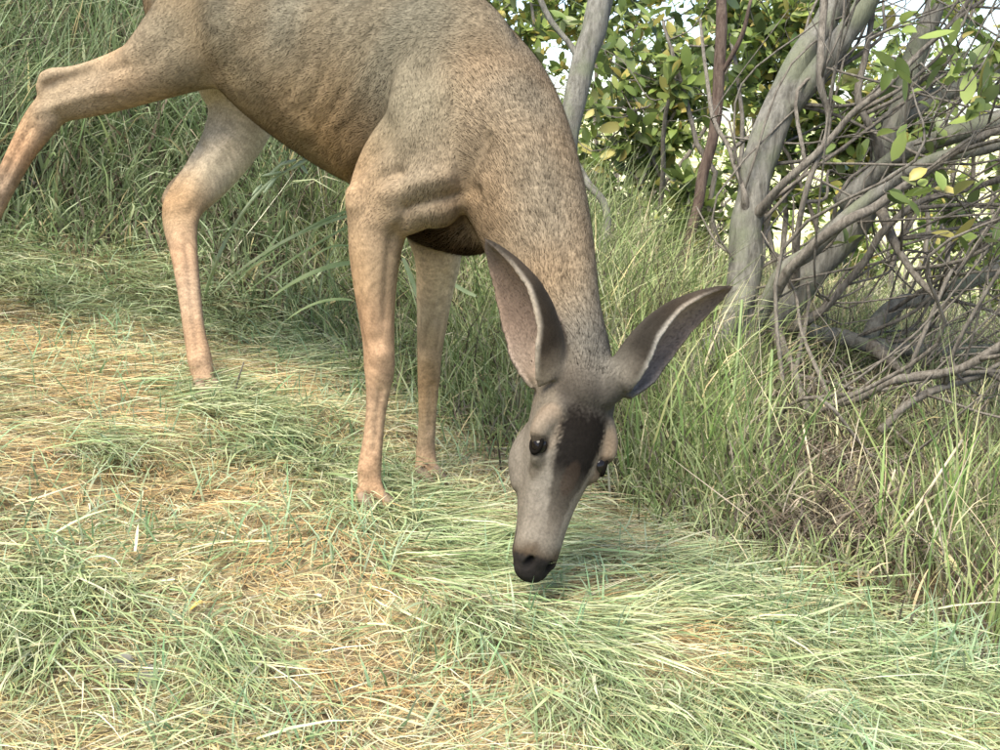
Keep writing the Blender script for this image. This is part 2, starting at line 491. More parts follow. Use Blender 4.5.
# ---- head, in its own frame: X to the deer's left, Y poll to nose, Z out of the face
HO = P(590, 366, 2.0)
HY = unit(P(537, 577, 1.945) - HO)
HL = np.linalg.norm(P(537, 577, 1.945) - HO)
yaw = math.radians(29)
HZ = unit(-cF * math.cos(yaw) + cR * math.sin(yaw)); HZ = unit(HZ - (HZ @ HY) * HY)
HX = np.cross(HY, HZ)
if HX @ cR < 0: HX = -HX
def H(x, y, z):
    return HO + HX * x + HY * (y * HL / 0.32) + HZ * z
CHEEK = (0.165, 0.134, 0.103)
S.loft([
    (H(0, -.012, -.030), .052, .034, .050, GREY, NECK),
    (H(0, .022, -.022), .066, .044, .062, GREY, CHEEK),
    (H(0, .060, -.016), .067, .048, .058, GREY, CHEEK),
    (H(0, .100, -.014), .064, .048, .064, GREY, CHEEK),
    (H(0, .135, -.014), .062, .044, .076, CHEEK, CHEEK),
    (H(0, .170, -.016), .054, .037, .082, CHEEK, CHEEK),
    (H(0, .205, -.018), .045, .032, .068, CHEEK, CHEEK),
    (H(0, .240, -.018), .039, .030, .052, CHEEK, CHEEK),
    (H(0, .270, -.018), .037, .029, .044, CHEEK, CHEEK),
    (H(0, .294, -.020), .036, .027, .038, DARK, DARK),
    (H(0, .308, -.022), .030, .020, .028, DARK, DARK),
], HX, HZ, hair=0.004, flow=-1.0, nseg=40)
for s in (-1, 1):                                  # brow ridges over the eyes, cheek muscles
    S.loft([(H(s * .042, .078, .014), .018, .014, .014, GREY, GREY), (H(s * .061, .108, .010), .017, .015, .015, CHEEK, CHEEK),
            (H(s * .061, .134, .006), .013, .012, .012, CHEEK, CHEEK), (H(s * .050, .160, .002), .010, .009, .009, CHEEK, CHEEK)], HX, HZ, hair=.004, flow=-1.0, nseg=14)
    S.loft([(H(s * .028, .10, -.045), .022, .028, .028, CHEEK, CHEEK), (H(s * .038, .150, -.055), .025, .034, .034, CHEEK, CHEEK),
            (H(s * .034, .188, -.05), .020, .026, .026, CHEEK, CHEEK)], HX, HZ, hair=.004, flow=-1.0, nseg=14)
    S.loft([(H(s * .017, .280, -.004), .012, .010, .010, DARK, DARK), (H(s * .019, .298, -.008), .013, .010, .010, DARK, DARK)], HX, HZ, hair=.003, flow=-1.0, nseg=14)

# ---- ears: cupped shells
EAR_OUT = (0.054, 0.043, 0.032)
EAR_IN = (0.27, 0.20, 0.155)
EAR_W = (0.36, 0.32, 0.265)
EARS = []
EAR_S = [0, .1, .25, .42, .6, .78, .9, .97, 1]; EAR_PROF = [.60, .72, .90, 1.0, .95, .70, .43, .2, .06]
def ear(base, tip, openv, Rw, Ro):
    EARS.append((base, tip, openv, Rw, Ro))
    e = tip - base; Ln = np.linalg.norm(e); e = e / Ln
    o = unit(openv - (openv @ e) * e); w = np.cross(e, o)
    ns, ntt = 34, 21
    s = np.linspace(0, 1, ns); t = np.linspace(-1, 1, ntt)
    prof = np.interp(s, [0, .1, .25, .42, .6, .78, .9, .97, 1], EAR_PROF)
    phm = np.radians(np.interp(s, [0, .15, .35, .6, 1], [168, 140, 104, 84, 70]))
    bend = 0.018 * np.sin(s * math.pi)
    grids = []
    for th in (0.0, 0.0075):
        ph = phm[:, None] * t[None, :]
        rr = np.maximum(1 - th / (0.045 * np.maximum(prof, .12)), .45)[:, None] if th else 1.0
        cx = -np.cos(ph) * Ro * prof[:, None] * rr; cw = np.sin(ph) * Rw * prof[:, None] * rr
        g = base + e * (s * Ln)[:, None, None] + o * (cx + Ro * 0.5 * prof[:, None] - bend[:, None])[..., None] + w * cw[..., None]
        grids.append(g)
    A, B = grids
    v = np.vstack([A.reshape(-1, 3), B.reshape(-1, 3)]); nA = ns * ntt
    i = np.arange(ns - 1)[:, None]; j = np.arange(ntt - 1)[None, :]
    a = i * ntt + j
    q = [np.stack([a, a + 1, a + ntt + 1, a + ntt], -1).reshape(-1, 4), (np.stack([a, a + ntt, a + ntt + 1, a + 1], -1) + nA).reshape(-1, 4)]
    ii = np.arange(ns - 1)
    for jj, fl in ((0, 1), (ntt - 1, 0)):
        b = ii * ntt + jj
        q.append(np.stack([b, b + ntt, b + ntt + nA, b + nA] if fl else [b, b + nA, b + nA + ntt, b + ntt], -1))
    jj = np.arange(ntt - 1)
    q.append(np.stack([jj, jj + nA, jj + nA + 1, jj + 1], -1))
    b = (ns - 1) * ntt + jj
    q.append(np.stack([b, b + 1, b + nA + 1, b + nA], -1))
    q = np.vstack(q)
    T_, S_ = np.meshgrid(t, s)
    edge = sstep(.72, .97, np.abs(T_))
    co = np.array(EAR_OUT) * np.ones(T_.shape + (1,))
    tipd = sstep(.75, 1, S_)[..., None]
    ci = np.array(EAR_IN) * (1 - .45 * tipd)
    white = (sstep(.55, .85, np.abs(T_)) * sstep(.98, .55, S_) * (.35 + .65 * sstep(.7, .05, S_)))[..., None]
    ci = ci * (1 - white) + np.array(EAR_W) * white
    co = co * (1 - edge[..., None] * .25) + np.array(EAR_W) * edge[..., None] * .25 * (1 - tipd)
    low = sstep(.22, .0, S_)[..., None]
    co = co * (1 - low * .8) + np.array(GREY) * low * .8
    S.add(v, q.ravel(), np.full(len(q), 4), np.vstack([co.reshape(-1, 3), ci.reshape(-1, 3)]), np.repeat(e[None], len(v), 0), 0.006)

def imgdir(dx, dy, toward):
    return cR * dx - cU * dy - cF * toward
for bx_, by_, tx_, ty_ in ((574, 392, 550, 352), (600, 392, 628, 364)):     # furry root of each ear
    S.loft([(P(bx_, by_, 1.985), .030, .028, .030, GREY, GREY), (P(bx_ * .5 + tx_ * .5, by_ * .5 + ty_ * .5, 1.985), .031, .026, .030, GREY, GREY), (P(tx_, ty_, 2.0), .022, .018, .022, GREY, GREY)], cR, -cF, hair=.010, nseg=16)
ear(P(557, 374, 1.99), P(484, 238, 1.955), imgdir(-.80, .42, .58), .051, .057)
ear(P(611, 378, 1.99), P(734, 286, 2.03), imgdir(.48, .74, .58), .046, .052)

# ---- one continuous hide
tmp = mesh_np('hide_source', np.vstack(S.v), np.concatenate(S.ff), np.concatenate(S.lc))
to = new_obj('hide_source', tmp)
bmx = bmesh.new(); bmx.from_mesh(tmp); bmesh.ops.recalc_face_normals(bmx, faces=bmx.faces); bmx.to_mesh(tmp); bmx.free()
md = to.modifiers.new('remesh', 'REMESH'); md.mode = 'VOXEL'; md.voxel_size = 0.0038; md.use_smooth_shade = True
dg = bpy.context.evaluated_depsgraph_get()
hide = bpy.data.meshes.new_from_object(to.evaluated_get(dg))
bpy.data.objects.remove(to)
hide.name = 'body'
nv = len(hide.vertices)
co = np.empty(nv * 3, np.float32); hide.vertices.foreach_get('co', co); co = co.reshape(-1, 3).astype(float)
ed = np.empty(len(hide.edges) * 2, np.int32); hide.edges.foreach_get('vertices', ed); ed = ed.reshape(-1, 2)
deg = np.bincount(ed.ravel(), minlength=nv)[:, None].astype(float)
def lap(a):
    out = np.zeros_like(a)
    for k in range(a.shape[1]):
        out[:, k] = np.bincount(ed[:, 0], a[ed[:, 1], k], nv) + np.bincount(ed[:, 1], a[ed[:, 0], k], nv)
    return out / np.maximum(deg, 1)
# transfer colour, hair flow and hair length from the forms underneath
SP = np.vstack(S.sp); SC = np.vstack(S.sc); SF = np.vstack(S.sf); SL = np.concatenate(S.sl)
is_body = ~np.concatenate([np.full(len(q), h_ == 0.006 and len(q) == 2 * 34 * 21) for q, h_ in zip(S.sp, [a[0] for a in S.sl])])
SP, SC, SF, SL = SP[is_body], SC[is_body], SF[is_body], SL[is_body]
kd = kdtree.KDTree(len(SP))
for i, p in enumerate(SP): kd.insert(p, i)
kd.balance()
col = np.zeros((nv, 3)); flow = np.zeros((nv, 3)); hl = np.zeros((nv, 1))
for i in range(nv):
    r = kd.find_n(co[i], 3)
    idx = [q[1] for q in r]; w = np.array([1 / (q[2] + 1e-3) ** 2 for q in r]); w /= w.sum()
    col[i] = w @ SC[idx]; flow[i] = w @ SF[idx]; hl[i] = w @ SL[idx]
hp = np.stack([(co - HO) @ HX, (co - HO) @ HY * 0.32 / HL, (co - HO) @ HZ], 1)      # head coordinates
on_head = (sstep(-.02, .05, hp[:, 1]) * sstep(.13, .10, np.abs(hp[:, 0])) * (np.abs(hp[:, 2]) < .13))[:, None]
ear_d = np.zeros((nv, 1)); ear_co = []
for (a_, b_, ov, Rw, Ro) in EARS:
    L_ = np.linalg.norm(b_ - a_); e_ = (b_ - a_) / L_
    o_ = unit(ov - (ov @ e_) * e_); w_ = np.cross(e_, o_)
    s_ = (co - a_) @ e_ / L_
    prof = np.interp(s_, EAR_S, EAR_PROF); bend = .018 * np.sin(np.clip(s_, 0, 1) * math.pi)
    rel_ = co - a_ - (s_ * L_)[:, None] * e_
    xo = (rel_ @ o_ - Ro * .5 * prof + bend) / Ro; xw = (rel_ @ w_) / Rw
    hy = np.hypot(xo, xw)
    near = (hy < prof + .12) & (hy > prof - .45) & (s_ > .04) & (s_ < 1.12)
    ear_co.append((s_, xo, xw, near, e_, o_, w_))
    ear_d[near] = 1.0; flow[near] = e_; hl[near] = np.where((hy < prof - .10)[near], .009, .005)[:, None]
fine = np.clip(on_head + ear_d, 0, 1)
brisk = (col[:, :1] < .07).astype(float) * (1 - fine)
for it in range(22):                                # soften the joins; keep head and ears crisp
    k = np.where(fine > .5, 0.5 if it < 4 else 0.0, 0.6)
    co += (lap(co) - co) * k
for it in range(90):
    k = np.where(fine > .5, .5 if it < 2 else 0.0, np.where(brisk > .5, .8 if it < 12 else 0.0, .85))
    col += (lap(col) - col) * k
for it in range(40):
    if it == 12: keepf, keeph = flow.copy(), hl.copy()
    flow += (lap(flow) - flow) * .7; hl += (lap(hl) - hl) * .7
flow = np.where(fine > .5, keepf, flow); hl = np.where(fine > .5, keeph, hl)

# anatomy: ridges and hollows of bone, tendon and skin on the side in view
hide.vertices.foreach_set('co', co.astype(np.float32).ravel()); hide.update()
nr_ = np.empty(nv * 3, np.float32); hide.vertices.foreach_get('normal', nr_); nr_ = nr_.reshape(-1, 3).astype(float)
qx_, qy_, qd_ = project(co)
facing = sstep(-.15, .35, np.sum(nr_ * unit(CAM - co), 1))
disp = np.zeros(nv)
def stroke(pts, amp, w, dmin=2.0, dmax=3.2):
    pts = catmull(np.array(pts, float), 6) if len(pts) > 1 else np.array(pts, float)
    best = np.full(nv, 1e9)
    for q in range(max(1, len(pts) - 1)):
        a_ = pts[q]; b_ = pts[min(q + 1, len(pts) - 1)]; ab = b_ - a_; l2 = ab @ ab + 1e-9
        t_ = np.clip(((qx_ - a_[0]) * ab[0] + (qy_ - a_[1]) * ab[1]) / l2, 0, 1)
        best = np.minimum(best, np.hypot(qx_ - a_[0] - t_ * ab[0], qy_ - a_[1] - t_ * ab[1]))
    disp[:] += amp * np.exp(-(best / w) ** 2) * facing * ((qd_ > dmin) & (qd_ < dmax)) * (1 - fine[:, 0])
B_ = 2.55
stroke([(445, 178), (415, 184), (388, 194)], .013, 11, 2.0, B_)          # upper arm muscle
stroke([(474, 192), (440, 200), (405, 208)], -.010, 7, 2.0, B_)          # crease under it
stroke([(466, 183), (474, 165), (486, 140)], -.011, 8, 2.0, B_)          # hollow before the shoulder
stroke([(492, 100), (470, 130), (452, 160)], .008, 12, 2.0, B_)          # shoulder blade, front edge
stroke([(455, 60), (440, 100), (420, 140)], .006, 10, 2.0, B_)           # spine of the blade
stroke([(420, 70), (400, 110), (376, 150), (352, 180)], -.012, 9, 2.0, B_)   # behind the shoulder
stroke([(436, 108), (415, 150), (402, 172)], -.006, 8, 2.0, B_)
stroke([(400, 165), (375, 168), (355, 184)], .006, 9, 2.0, B_)
stroke([(350, 192), (352, 205)], .008, 9, 2.0, B_)                       # elbow
stroke([(404, 214), (398, 236)], -.008, 6, 2.0, B_)
stroke([(392, 230), (388, 275), (386, 320)], -.0045, 5, 2.0, B_)         # forearm groove
stroke([(366, 225), (368, 280), (370, 330)], .003, 7, 2.0, B_)
stroke([(378, 356)], .0055, 10, 2.0, B_); stroke([(378, 376)], .003, 7, 2.0, B_); stroke([(378, 340), (379, 345)], -.003, 6, 2.0, B_)   # knee
stroke([(380, 392), (377, 420), (375, 450)], -.004, 3.5, 2.0, B_)        # tendon line of the cannon
stroke([(364, 470)], .004, 7, 2.0, B_)                                   # fetlock, dewclaw
stroke([(429, 360)], .004, 9, 2.2, 2.7); stroke([(432, 385), (430, 430)], -.0035, 3.5, 2.2, 2.7); stroke([(445, 275), (438, 320)], -.004, 5, 2.2, 2.7)
for i, (xa, ya, xb, yb, xc, yc) in enumerate(((392, 22, 366, 74, 338, 122), (366, 18, 344, 66, 316, 112), (340, 18, 320, 60, 296, 100), (316, 16, 298, 54, 278, 88), (296, 14, 280, 46, 262, 72))):
    stroke([(xa, ya), (xb, yb), (xc, yc)], .0036 - .0004 * i, 8, 2.2, 2.9)   # ribs
    stroke([(xa - 13, ya), (xb - 12, yb), (xc - 10, yc)], -.0025, 6, 2.2, 2.9)
stroke([(255, 20), (240, 50), (230, 72)], -.007, 12, 2.4, 3.0)            # flank hollow
stroke([(225, 56), (214, 70), (204, 79)], -.007, 5, 2.4, 3.0)            # crease of the groin
stroke([(262, 60), (272, 92), (300, 130)], .006, 10, 2.4, 3.0)
stroke([(190, 20), (165, 45), (140, 66)], -.006, 11, 2.4, 3.0)           # hamstring groove
stroke([(46, 86), (70, 80), (96, 74), (122, 66)], -.010, 7, 2.4, 3.0)    # hollow before the hock tendon
stroke([(36, 112), (60, 104), (84, 96), (112, 92)], .006, 6, 2.4, 3.0)   # shin
stroke([(62, 92), (50, 98)], -.006, 5, 2.4, 3.0)
stroke([(44, 78)], .006, 7, 2.4, 3.0)
stroke([(30, 128), (14, 156), (0, 186)], -.006, 4, 2.4, 3.0)
stroke([(200, 146), (184, 168), (170, 190)], -.010, 6, 2.6, 3.2)         # far hind: tendon hollow
stroke([(228, 140), (205, 172), (190, 196)], .005, 7, 2.6, 3.2)
stroke([(172, 207)], .007, 8, 2.6, 3.2); stroke([(190, 212)], -.005, 6, 2.6, 3.2)
stroke([(186, 245), (192, 300), (198, 350)], -.005, 3.6, 2.6, 3.2)
stroke([(196, 362)], .005, 7, 2.6, 3.2)
stroke([(540, 90), (556, 150), (566, 220), (572, 300)], -.005, 14, 1.9, 2.5)   # neck beside the mane line
stroke([(500, 190), (515, 240), (528, 290)], .005, 14, 1.9, 2.5)
co += nr_ * disp[:, None]
blend_ = (sstep(160, 200, qx_) * sstep(300, 255, qx_) * sstep(92, 60, qy_) * facing)[:, None]     # thigh flows into the flank
for it in range(70): co += (lap(co) - co) * .8 * blend_; col += (lap(col) - col) * .9 * blend_
for it in range(2): co += (lap(co) - co) * np.where(fine > .5, 0, .4)

# ear colour: dark outside, russet inside, white fringe on the front rim
hide.vertices.foreach_set('co', co.astype(np.float32).ravel()); hide.update()
nr_ = np.empty(nv * 3, np.float32); hide.vertices.foreach_get('normal', nr_); nr_ = nr_.reshape(-1, 3)
for (s_, xo, xw, near, e_, o_, w_) in ear_co:
    ph = np.arctan2(xw, -xo)
    phm = np.radians(np.interp(s_, [0, .15, .35, .6, 1], [168, 140, 104, 84, 70]))
    tt = ph / phm
    rad_ = unit(o_ * xo[:, None] + w_ * xw[:, None])
    outer = sstep(-.25, .25, np.sum(nr_ * rad_, 1))[:, None]
    front = np.sign(w_ @ -cF)
    tip = sstep(.65, 1.0, s_)[:, None]
    cin = np.array(EAR_IN) * (1 - .5 * tip)
    wh = (sstep(.45, .72, tt * front) * sstep(.98, .60, s_) * (.6 + .4 * sstep(.7, .05, s_)))[:, None]
    wh = np.maximum(wh, .25 * sstep(.42, .10, s_)[:, None])
    dk = sstep(.1, .6, -tt * front)[:, None] * .12
    cin = cin * (1 - dk)
    cin = cin * (1 - wh) + np.array(EAR_W) * wh
    cout = np.array(EAR_OUT) * (1 - .3 * tip) * np.ones((nv, 1))
    lo_ = sstep(.22, .03, s_)[:, None]
    cout = cout * (1 - .55 * (sstep(.30, .65, tt * front) * sstep(.10, .25, s_) * sstep(.8, .5, s_))[:, None])
    rim_ = (sstep(.86, .98, tt * front) * sstep(.95, .6, s_))[:, None] * .7
    cout = cout * (1 - rim_) + np.array(EAR_W) * rim_
    cout = cout * (1 - lo_ * .6) + np.array(GREY) * lo_ * .6
    ce = cin * (1 - outer) + cout * outer
    k_ = (near * sstep(.03, .10, s_))[:, None]
    col = col * (1 - k_) + ce * k_

# face markings
def blob(x, y, z, sx, sy, sz, p=2.0):
    d = np.abs((hp[:, 0] - x) / sx) ** p + np.abs((hp[:, 1] - y) / sy) ** p + np.abs((hp[:, 2] - z) / sz) ** p
    return sstep(1.35, .65, d)[:, None]
def paint(mask, c, k=1.0):
    global col
    col = col * (1 - mask * k) + np.array(c) * mask * k
hd = on_head * (1 - ear_d)
fu0 = unit(flow); sp_ = co - fu0 * np.sum(co * fu0, 1, keepdims=True) * .75
nz = (.5 * noise3(sp_, 150) + .5 * noise3(sp_ + 2, 300) - .5)[:, None]
paint(hd * blob(0, .035, .03, .062, .055, .07), (.052, .045, .038), .85)
for s in (-1, 1):
    paint(hd * blob(s * .060, .114, .02, .026, .038, .04), (.215, .160, .112), .65)
    paint(hd * blob(s * .062, .138, .008, .019, .019, .02), (.035, .026, .018), .85)
    paint(hd * blob(s * .050, .170, .004, .010, .022, .02), (.075, .058, .04), .7)
    paint(hd * blob(s * .028, .215, .0, .02, .06, .03), (.19, .158, .124), .5)
patch_w = np.interp(hp[:, 1], [.060, .075, .115, .155, .19, .23, .28], [.028, .038, .040, .033, .023, .014, .012])
patch = sstep(1.15, .85, np.abs(hp[:, 0]) / patch_w + nz[:, 0] * .45) * sstep(.048, .086, hp[:, 1] + nz[:, 0] * .04) * sstep(.28, .20, hp[:, 1]) * (hp[:, 2] > -.02)
paint(hd * patch[:, None] * sstep(.23, .15, hp[:, 1])[:, None], (.009, .007, .006), .97)
paint(hd * patch[:, None] * sstep(.15, .20, hp[:, 1])[:, None], (.05, .039, .029), .8)
paint(hd * blob(.002, .172, .02, .014, .026, .05), (.05, .032, .022), .6)
paint(hd * sstep(.287, .297, hp[:, 1] + nz[:, 0] * .008 - .25 * np.abs(hp[:, 2] + .02) * (hp[:, 2] < -.02))[:, None], (.022, .018, .016))
paint(hd * blob(0, .298, -.045, .05, .02, .02), (.25, .22, .18), .5)
hl = np.where(hd > .5, np.interp(hp[:, 1], [-.02, .06, .26, .28], [.010, .006, .0035, .0008])[:, None], hl)
# nostrils and mouth are real hollows
nrm0 = None
for s in (-1, 1):
    d = np.sqrt(((hp[:, 0] - s * .0185) / .0085) ** 2 + ((hp[:, 1] - .303) / .0105) ** 2 + ((hp[:, 2] - .000) / .02) ** 2)
    m_ = sstep(1.1, .2, d)[:, None] * hd
    co -= m_ * .010 * (HY * .8 + HZ * .4 + HX * s * .2)
    paint(m_, (.006, .005, .005))
ml = np.exp(-((hp[:, 2] + .034) / .0035) ** 2)[:, None] * hd * sstep(.245, .27, hp[:, 1])[:, None]
co -= ml * .005 * HY
paint(ml, (.012, .010, .009), .8)
# sockets
for s in (-1, 1):
    c_ = H(s * .063, .137, .008)
    d = np.linalg.norm(co - c_, axis=1)[:, None]
    pushed = sstep(.022, .006, d) * .006
    co -= pushed * unit(HX * s + HZ * .35)
# coat mottling, dark spine line of the neck, skin folds behind the shoulder
mot = noise3(co, 16) * .5 + noise3(co, 45) * .3 + noise3(co, 130) * .2
fu = unit(flow)
st_ = co - fu * np.sum(co * fu, 1, keepdims=True) * .8
strk2 = .5 * noise3(st_ + 9, 420) + .5 * noise3(st_ + 4, 240)
strk = .55 * noise3(st_, 110) + .45 * noise3(st_ + 3, 230)
col *= (1 + (mot[:, None] - .5) * (.38 * (1 - fine) + .2)) * (1 + (strk[:, None] - .5) * (.75 * (1 - fine) + .2)) * (1 + (strk2[:, None] - .5) * (.55 * hd + .3 * ear_d))
belly = np.array(WARM) * .75
red = sstep(.1, .9, noise3(co + 5, 9))[:, None]
col *= 1 + (red - .5) * np.array([.16, .0, -.16])
col = np.clip(col, .004, .9)
hide.vertices.foreach_set('co', co.astype(np.float32).ravel())
hide.update()
at = hide.color_attributes.new('tint', 'FLOAT_COLOR', 'POINT')
c4 = np.ones((nv, 4), np.float32); c4[:, :3] = col; at.data.foreach_set('color', c4.ravel())
hide.materials.clear()
M_hide = mat_tint('deer_hide', rough=.9, spec=.06, grain=(260, .18))
hide.materials.append(M_hide)
body = new_obj('body', hide, deer_root)

# ---- short coat of hair, combed along the body
nrm = np.empty(nv * 3, np.float32); hide.vertices.foreach_get('normal', nrm); nrm = nrm.reshape(-1, 3).astype(float)
hide.calc_loop_triangles()
tri = np.empty(len(hide.loop_triangles) * 3, np.int32); hide.loop_triangles.foreach_get('vertices', tri); tri = tri.reshape(-1, 3)
def coat(n):
    A, B, C = co[tri[:, 0]], co[tri[:, 1]], co[tri[:, 2]]
    fn = np.cross(B - A, C - A); ar = np.linalg.norm(fn, axis=1)
    ctr = (A + B + C) / 3
    seen = np.sum(unit(fn) * unit(CAM - ctr), 1) > -.75     # a little beyond the side in view
    w = ar * (1 + 1.5 * fine[tri[:, 0], 0]) * np.where(seen, 1, .25); w /= w.sum()
    k = rng.choice(len(tri), n, p=w)
    r1 = np.sqrt(rng.random(n)); r2 = rng.random(n)
    b0, b1, b2 = (1 - r1)[:, None], (r1 * (1 - r2))[:, None], (r1 * r2)[:, None]
    mix = lambda a: a[tri[k, 0]] * b0 + a[tri[k, 1]] * b1 + a[tri[k, 2]] * b2
    p = mix(co); nn = unit(mix(nrm)); fl = mix(flow); c = mix(col); h = mix(hl)[:, 0]
    fl = fl + .35 * np.stack([noise3(p, 14) - .5, noise3(p + 3, 14) - .5, noise3(p + 7, 14) - .5], 1) * 2
    fl = unit(fl - np.sum(fl * nn, 1, keepdims=True) * nn)
    side = np.cross(nn, fl)
    fl = unit(fl + side * rng.normal(0, .16, (n, 1)))
    lift = rng.uniform(.06, .20, (n, 1)) * np.where(h > .009, 1.5, 1.0)[:, None]
    d = unit(fl + nn * lift)
    h = h * rng.uniform(.35, .95, n)
    wd = np.clip(h * .035, .00016, .00034)[:, None] * .5
    root = p - nn * .0006
    v = np.stack([root - side * wd, root + side * wd, p + d * h[:, None]], 1)
    cl = .5 * noise3(p, 70) + .5 * noise3(p, 190)
    br = (rng.uniform(.72, 1.28, n) * (.82 + .36 * cl))[:, None]
    cc = np.stack([c * br * .92, c * br * .92, np.clip(c * br * 1.12, 0, .95)], 1)
    me = mesh_np('fur', v.reshape(-1, 3), np.arange(n * 3), np.full(n, 3), True, cc.reshape(-1, 3), mat_tint('deer_hair', rough=.75, spec=.08))
    me.normals_split_custom_set_from_vertices(np.repeat(unit(nn + d * .15), 3, 0).astype(np.float32))
    return me
fur = new_obj('fur', coat(520000), deer_root)
fur['kind'] = 'stuff'

# ---- eyes
M_eye = mat_plain('eye_brown_black', (.008, .006, .005), rough=.07, spec=.28)
M_lid = mat_plain('eyelid_dark', (.007, .006, .005), rough=.9, spec=.03)
def uv_sphere(name, r, seg=24, ringn=14, sc=(1, 1, 1)):
    bm = bmesh.new(); bmesh.ops.create_uvsphere(bm, u_segments=seg, v_segments=ringn, radius=r)
    for v in bm.verts: v.co = (v.co.x * sc[0], v.co.y * sc[1], v.co.z * sc[2])
    for f in bm.faces: f.smooth = True
    me = bpy.data.meshes.new(name); bm.to_mesh(me); bm.free()
    return me
for s in (-1, 1):
    o = new_obj('eye', uv_sphere('eye', .0130, sc=(1, 1.18, .95)), deer_root, M_eye)
    o.location = H(s * .0556, .137, .0055)
    # lid ring
    an = np.linspace(0, 2 * math.pi, 20, endpoint=False)
    out = unit(HX * s * .92 + HZ * .40); e1 = unit(HY - (HY @ out) * out); e2 = np.cross(out, e1)
    from mathutils import Matrix
    o.rotation_euler = Matrix(np.stack([out, e1, e2], 1).tolist()).to_euler(); Ro_ = np.stack([out, e1, e2], 1)
    pts = np.array([np.array(o.location) + out * .0082 + e1 * math.cos(a) * .0138 + e2 * math.sin(a) * .0090 for a in an])
    ring = []
    for i in range(20):
        rad = unit(pts[i] - pts.mean(0))
        ring.append([pts[i] + (rad * math.cos(b) + out * math.sin(b)) * .0036 for b in np.linspace(0, 2 * math.pi, 6, endpoint=False)])
    rv = np.array(ring).reshape(-1, 3)
    i = np.arange(20)[:, None]; j = np.arange(6)[None]
    q = np.stack([i * 6 + j, i * 6 + (j + 1) % 6, ((i + 1) % 20) * 6 + (j + 1) % 6, ((i + 1) % 20) * 6 + j], -1).reshape(-1, 4)
    lid = new_obj('eyelid', mesh_np('eyelid', rel(rv, o) @ Ro_, q.ravel(), np.full(len(q), 4), mat=M_lid), o)

# ---- cloven hooves
M_hoof = mat_plain('hoof_horn', (.15, .105, .07), rough=.6, c2=(.25, .18, .12), scale=60)
def hoof(g, d, heading, gap):
    hv = unit(np.array([heading[0], heading[1], 0])); sv = np.array([-hv[1], hv[0], 0])
    V, Ff, Lc, nb = [], [], [], 0
    for s in (-1, 1):
        path = np.array([g + sv * s * gap + UP * .022 - hv * .004, g + sv * s * gap + UP * .014 + hv * .006, g + sv * s * gap + UP * .004 + hv * .022, g + sv * s * gap * .9 + hv * .036])
        r = np.array([.010, .013, .011, .004])
        v, _, _ = loft_rings(catmull(path, 3), catmull(r[:, None], 3)[:, 0], catmull(r[:, None], 3)[:, 0], catmull(r[:, None] * .8, 3)[:, 0], sv, UP, 12)
        f, l = ring_faces(len(v), 12); V.append(v.reshape(-1, 3)); Ff.append(f + nb); Lc.append(l); nb += v.size // 3
    new_obj('hoof', mesh_np('hoof', np.vstack(V), np.concatenate(Ff), np.concatenate(Lc), mat=M_hoof), deer_root)
hoof(P(372, 507, dfn - .03), dfn, (.75, -.66), .021)
hoof(P(427, 480, dff - .03), dff, (.75, -.66), .017)
hoof(P(206, 392, dhf - .02), dhf, (.75, -.66), .017)
hoof(P(-55, 312, dhn), dhn, (.75, -.66), .015)
# ------------------------------------------------------------------ grass
def blade_mesh(name, base, az, el, droop, L, W, c0, c1, mat, segs=3, twist=None, lie=False, curl=None):
    n = len(base)
    pos = base.copy(); rows = []
    twist = rng.uniform(-.9, .9, n) if twist is None else twist
    a = az.copy()
    curl = np.zeros(n) if curl is None else curl
    prof = {2: [1, .75], 3: [.8, 1, .62], 4: [.75, 1, .85, .5]}[segs]
    for k in range(segs + 1):
        e = el - droop * (k / segs) ** 1.3
        d = np.stack([np.cos(e) * np.cos(a), np.cos(e) * np.sin(a), np.sin(e)], 1)
        side = np.stack([-np.sin(a), np.cos(a), np.zeros(n)], 1)
        upv = np.cross(d, side)
        sv = side * np.cos(twist)[:, None] + upv * np.sin(twist)[:, None]
        if lie:
            pos[:, 2] = np.maximum(pos[:, 2], gz(pos[:, 0], pos[:, 1]) + .003)
        if k < segs:
            w = (W * prof[k] * .5)[:, None]
            rows += [pos - sv * w, pos + sv * w]
            pos = pos + d * (L / segs)[:, None]
            a = a + curl / segs
        else:
            rows.append(pos.copy())
    nvb = 2 * segs + 1
    v = np.stack(rows, 1)
    t = np.repeat(np.linspace(0, 1, segs + 1), 2)[:nvb]
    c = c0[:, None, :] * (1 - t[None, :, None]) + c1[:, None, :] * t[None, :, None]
    f = []; lc = []
    for k in range(segs - 1):
        f += [2 * k, 2 * k + 1, 2 * k + 3, 2 * k + 2]; lc.append(4)
    f += [2 * segs - 2, 2 * segs - 1, 2 * segs]; lc.append(3)
    ff = (np.array(f)[None, :] + (np.arange(n) * nvb)[:, None]).ravel()
    return mesh_np(name, v.reshape(-1, 3), ff, np.tile(lc, n), True, c.reshape(-1, 3), mat)

def pal(n, cols, w=None, jit=.18):
    cols = np.array(cols, float)
    k = rng.choice(len(cols), n, p=None if w is None else np.array(w) / np.sum(w))
    c = cols[k] * rng.uniform(1 - jit, 1 + jit, (n, 1)) * rng.uniform(.94, 1.06, (n, 3))
    return np.clip(c, .01, .85)

def scatter(n, x0, x1, y0, y1, keep):
    out = []
    tot = 0
    while tot < n:
        x = rng.uniform(x0, x1, n); y = rng.uniform(y0, y1, n)
        k = rng.random(n) < keep(x, y)
        out.append(np.stack([x[k], y[k]], 1)); tot += int(k.sum())
    p = np.vstack(out)[:n]
    return np.column_stack([p, gz(p[:, 0], p[:, 1])])

